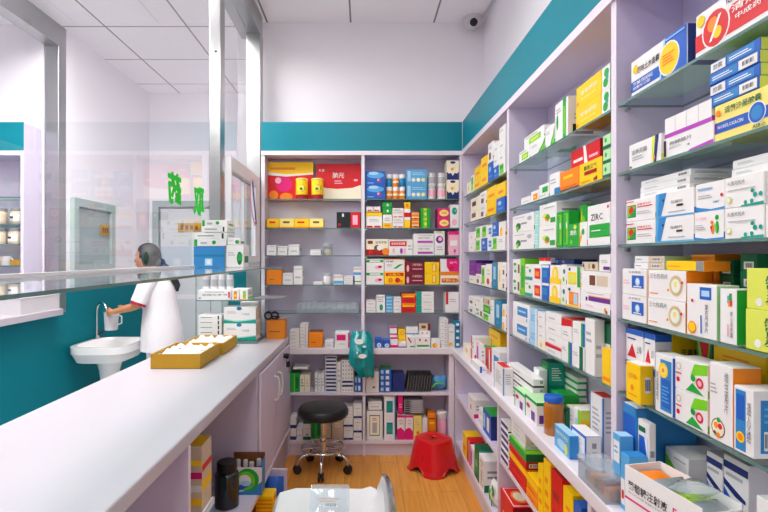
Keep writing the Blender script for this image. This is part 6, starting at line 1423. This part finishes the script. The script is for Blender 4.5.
for s, (sh, el) in ((-1, (shN, elN)), (1, (shF, elF))):
    a = sh.lerp(el, .84); b_ = sh.lerp(el, .97); m = MB(); m.tube([a-base, a.lerp(b_, .5)-base, b_-base], [.060, .062, .061], 'cuff', 20); c = m.build('sleeve_cuff', per)
m = MB()
for s in (-1, 1): m.tube([(.02, s*.088, .90), (.02, s*.09, .80), (.015, s*.092, .64), (.01, s*.094, .47), (.02, s*.096, .28), (.03, s*.098, .085)], [.10, .098, .085, .072, .066, .058], 'trouser', 20)
m.build('trousers', per)
for s in (-1, 1): child('shoe', skin_mesh([[(V((PX+.06, PY+s*.095, .042)), .045, .036), (V((PX-.03, PY+s*.098, .042)), .046, .036), (V((PX-.13, PY+s*.10, .034)), .042, .026)]]), 'shoe')
# hair: cap over the crown and nape with a low bun; eyes, brows, lips
bm = bmesh.new()
def hairshape(p): return p
ball(HC+V((.014, 0, .016)), .104, .085, .112)
geom = [v for v in bm.verts if (v.co-HC).x < -.050-.35*((v.co-HC).z-.05) or (v.co-HC).z < -.075]
bmesh.ops.delete(bm, geom=geom, context='VERTS')
me = bpy.data.meshes.new('hair'); bm.to_mesh(me); bm.free(); h = child('hair', me, 'hair'); md = h.modifiers.new('t', 'SOLIDIFY'); md.thickness = .01; md.offset = 0
bm = bmesh.new(); ball(HC+V((.118, 0, -.045)), .042, .045, .045); me = bpy.data.meshes.new('bun'); bm.to_mesh(me); bm.free(); child('hair_bun', me, 'hair')
m = MB(); m.tube([HC-base+V((.11, 0, -.05)), V((.05, 0, 1.405)), V((.118, 0, 1.32)), V((.152, 0, 1.25)), V((.15, 0, 1.20))], [.03, .034, .032, .026, .01], 'hair', 14); m.build('ponytail', per)
for s in (-1, 1):
    m = MB(); m.lathe([(0, -.009), (.007, -.006), (.009, 0), (.007, .006), (0, .009)], 'paper_white', 12, c=HC-base+V((-.077, s*.030, .004)))
    m.lathe([(0, .004), (.004, .003), (.0045, 0)], 'black_plastic', 10, M=Matrix.Translation(HC-base+V((-.0845, s*.030, .003))) @ Matrix.Rotation(-PI/2, 4, 'Y')); m.build('eye', per)
    m = MB(); m.tube([HC-base+V((-.086, s*.014, .024)), HC-base+V((-.085, s*.030, .029)), HC-base+V((-.072, s*.046, .024))], .0035, 'hair', 6); m.build('eyebrow', per)
m = MB(); m.tube([HC-base+V((-.087, -.02, -.062)), HC-base+V((-.094, 0, -.060)), HC-base+V((-.087, .02, -.062))], .0045, 'skin_lip', 8); m.build('lips', per)
# the measuring cup she holds over the basin
o = empty('measuring_cup', (PX-.42, PY-.01, .865), 'pale translucent cup held over the sink by the person', 'cup')
MB().lathe([(.045, 0), (.052, .004), (.06, .155), (.057, .155), (.049, .008), (0, .008)], 'white_plastic', 24).build('cup_body', o)
MB().tube([(.058, 0, .13), (.09, 0, .12), (.09, 0, .06), (.054, 0, .045)], .006, 'white_plastic', 8).build('handle', o)
# ================= camera, world, exposure =================
cam = bpy.data.cameras.new('camera'); co = bpy.data.objects.new('camera', cam); COL.objects.link(co)
cam.sensor_width = 36; cam.lens = 36*FP/768; cam.shift_x = (384-CX)/768; cam.shift_y = (CY-256)/768
co.location = (0, 0, EYE); co.rotation_euler = (PI/2, 0, 0); cam.clip_start = .02
SC.camera = co
w = bpy.data.worlds.new('world'); SC.world = w; w.use_nodes = True
bg = w.node_tree.nodes['Background']; bg.inputs[0].default_value = (.96, .96, 1, 1); bg.inputs[1].default_value = WORLD
vs_ = SC.view_settings; vs_.view_transform = 'Standard'; vs_.look = 'None'; vs_.gamma = 1; vs_.exposure = EXPO; vs_.use_curve_mapping = False
SC.display_settings.display_device = 'sRGB'
SC.cycles.max_bounces = 10; SC.cycles.transparent_max_bounces = 24; SC.cycles.diffuse_bounces = 8; SC.cycles.glossy_bounces = 5
SC.cycles.use_denoising = True
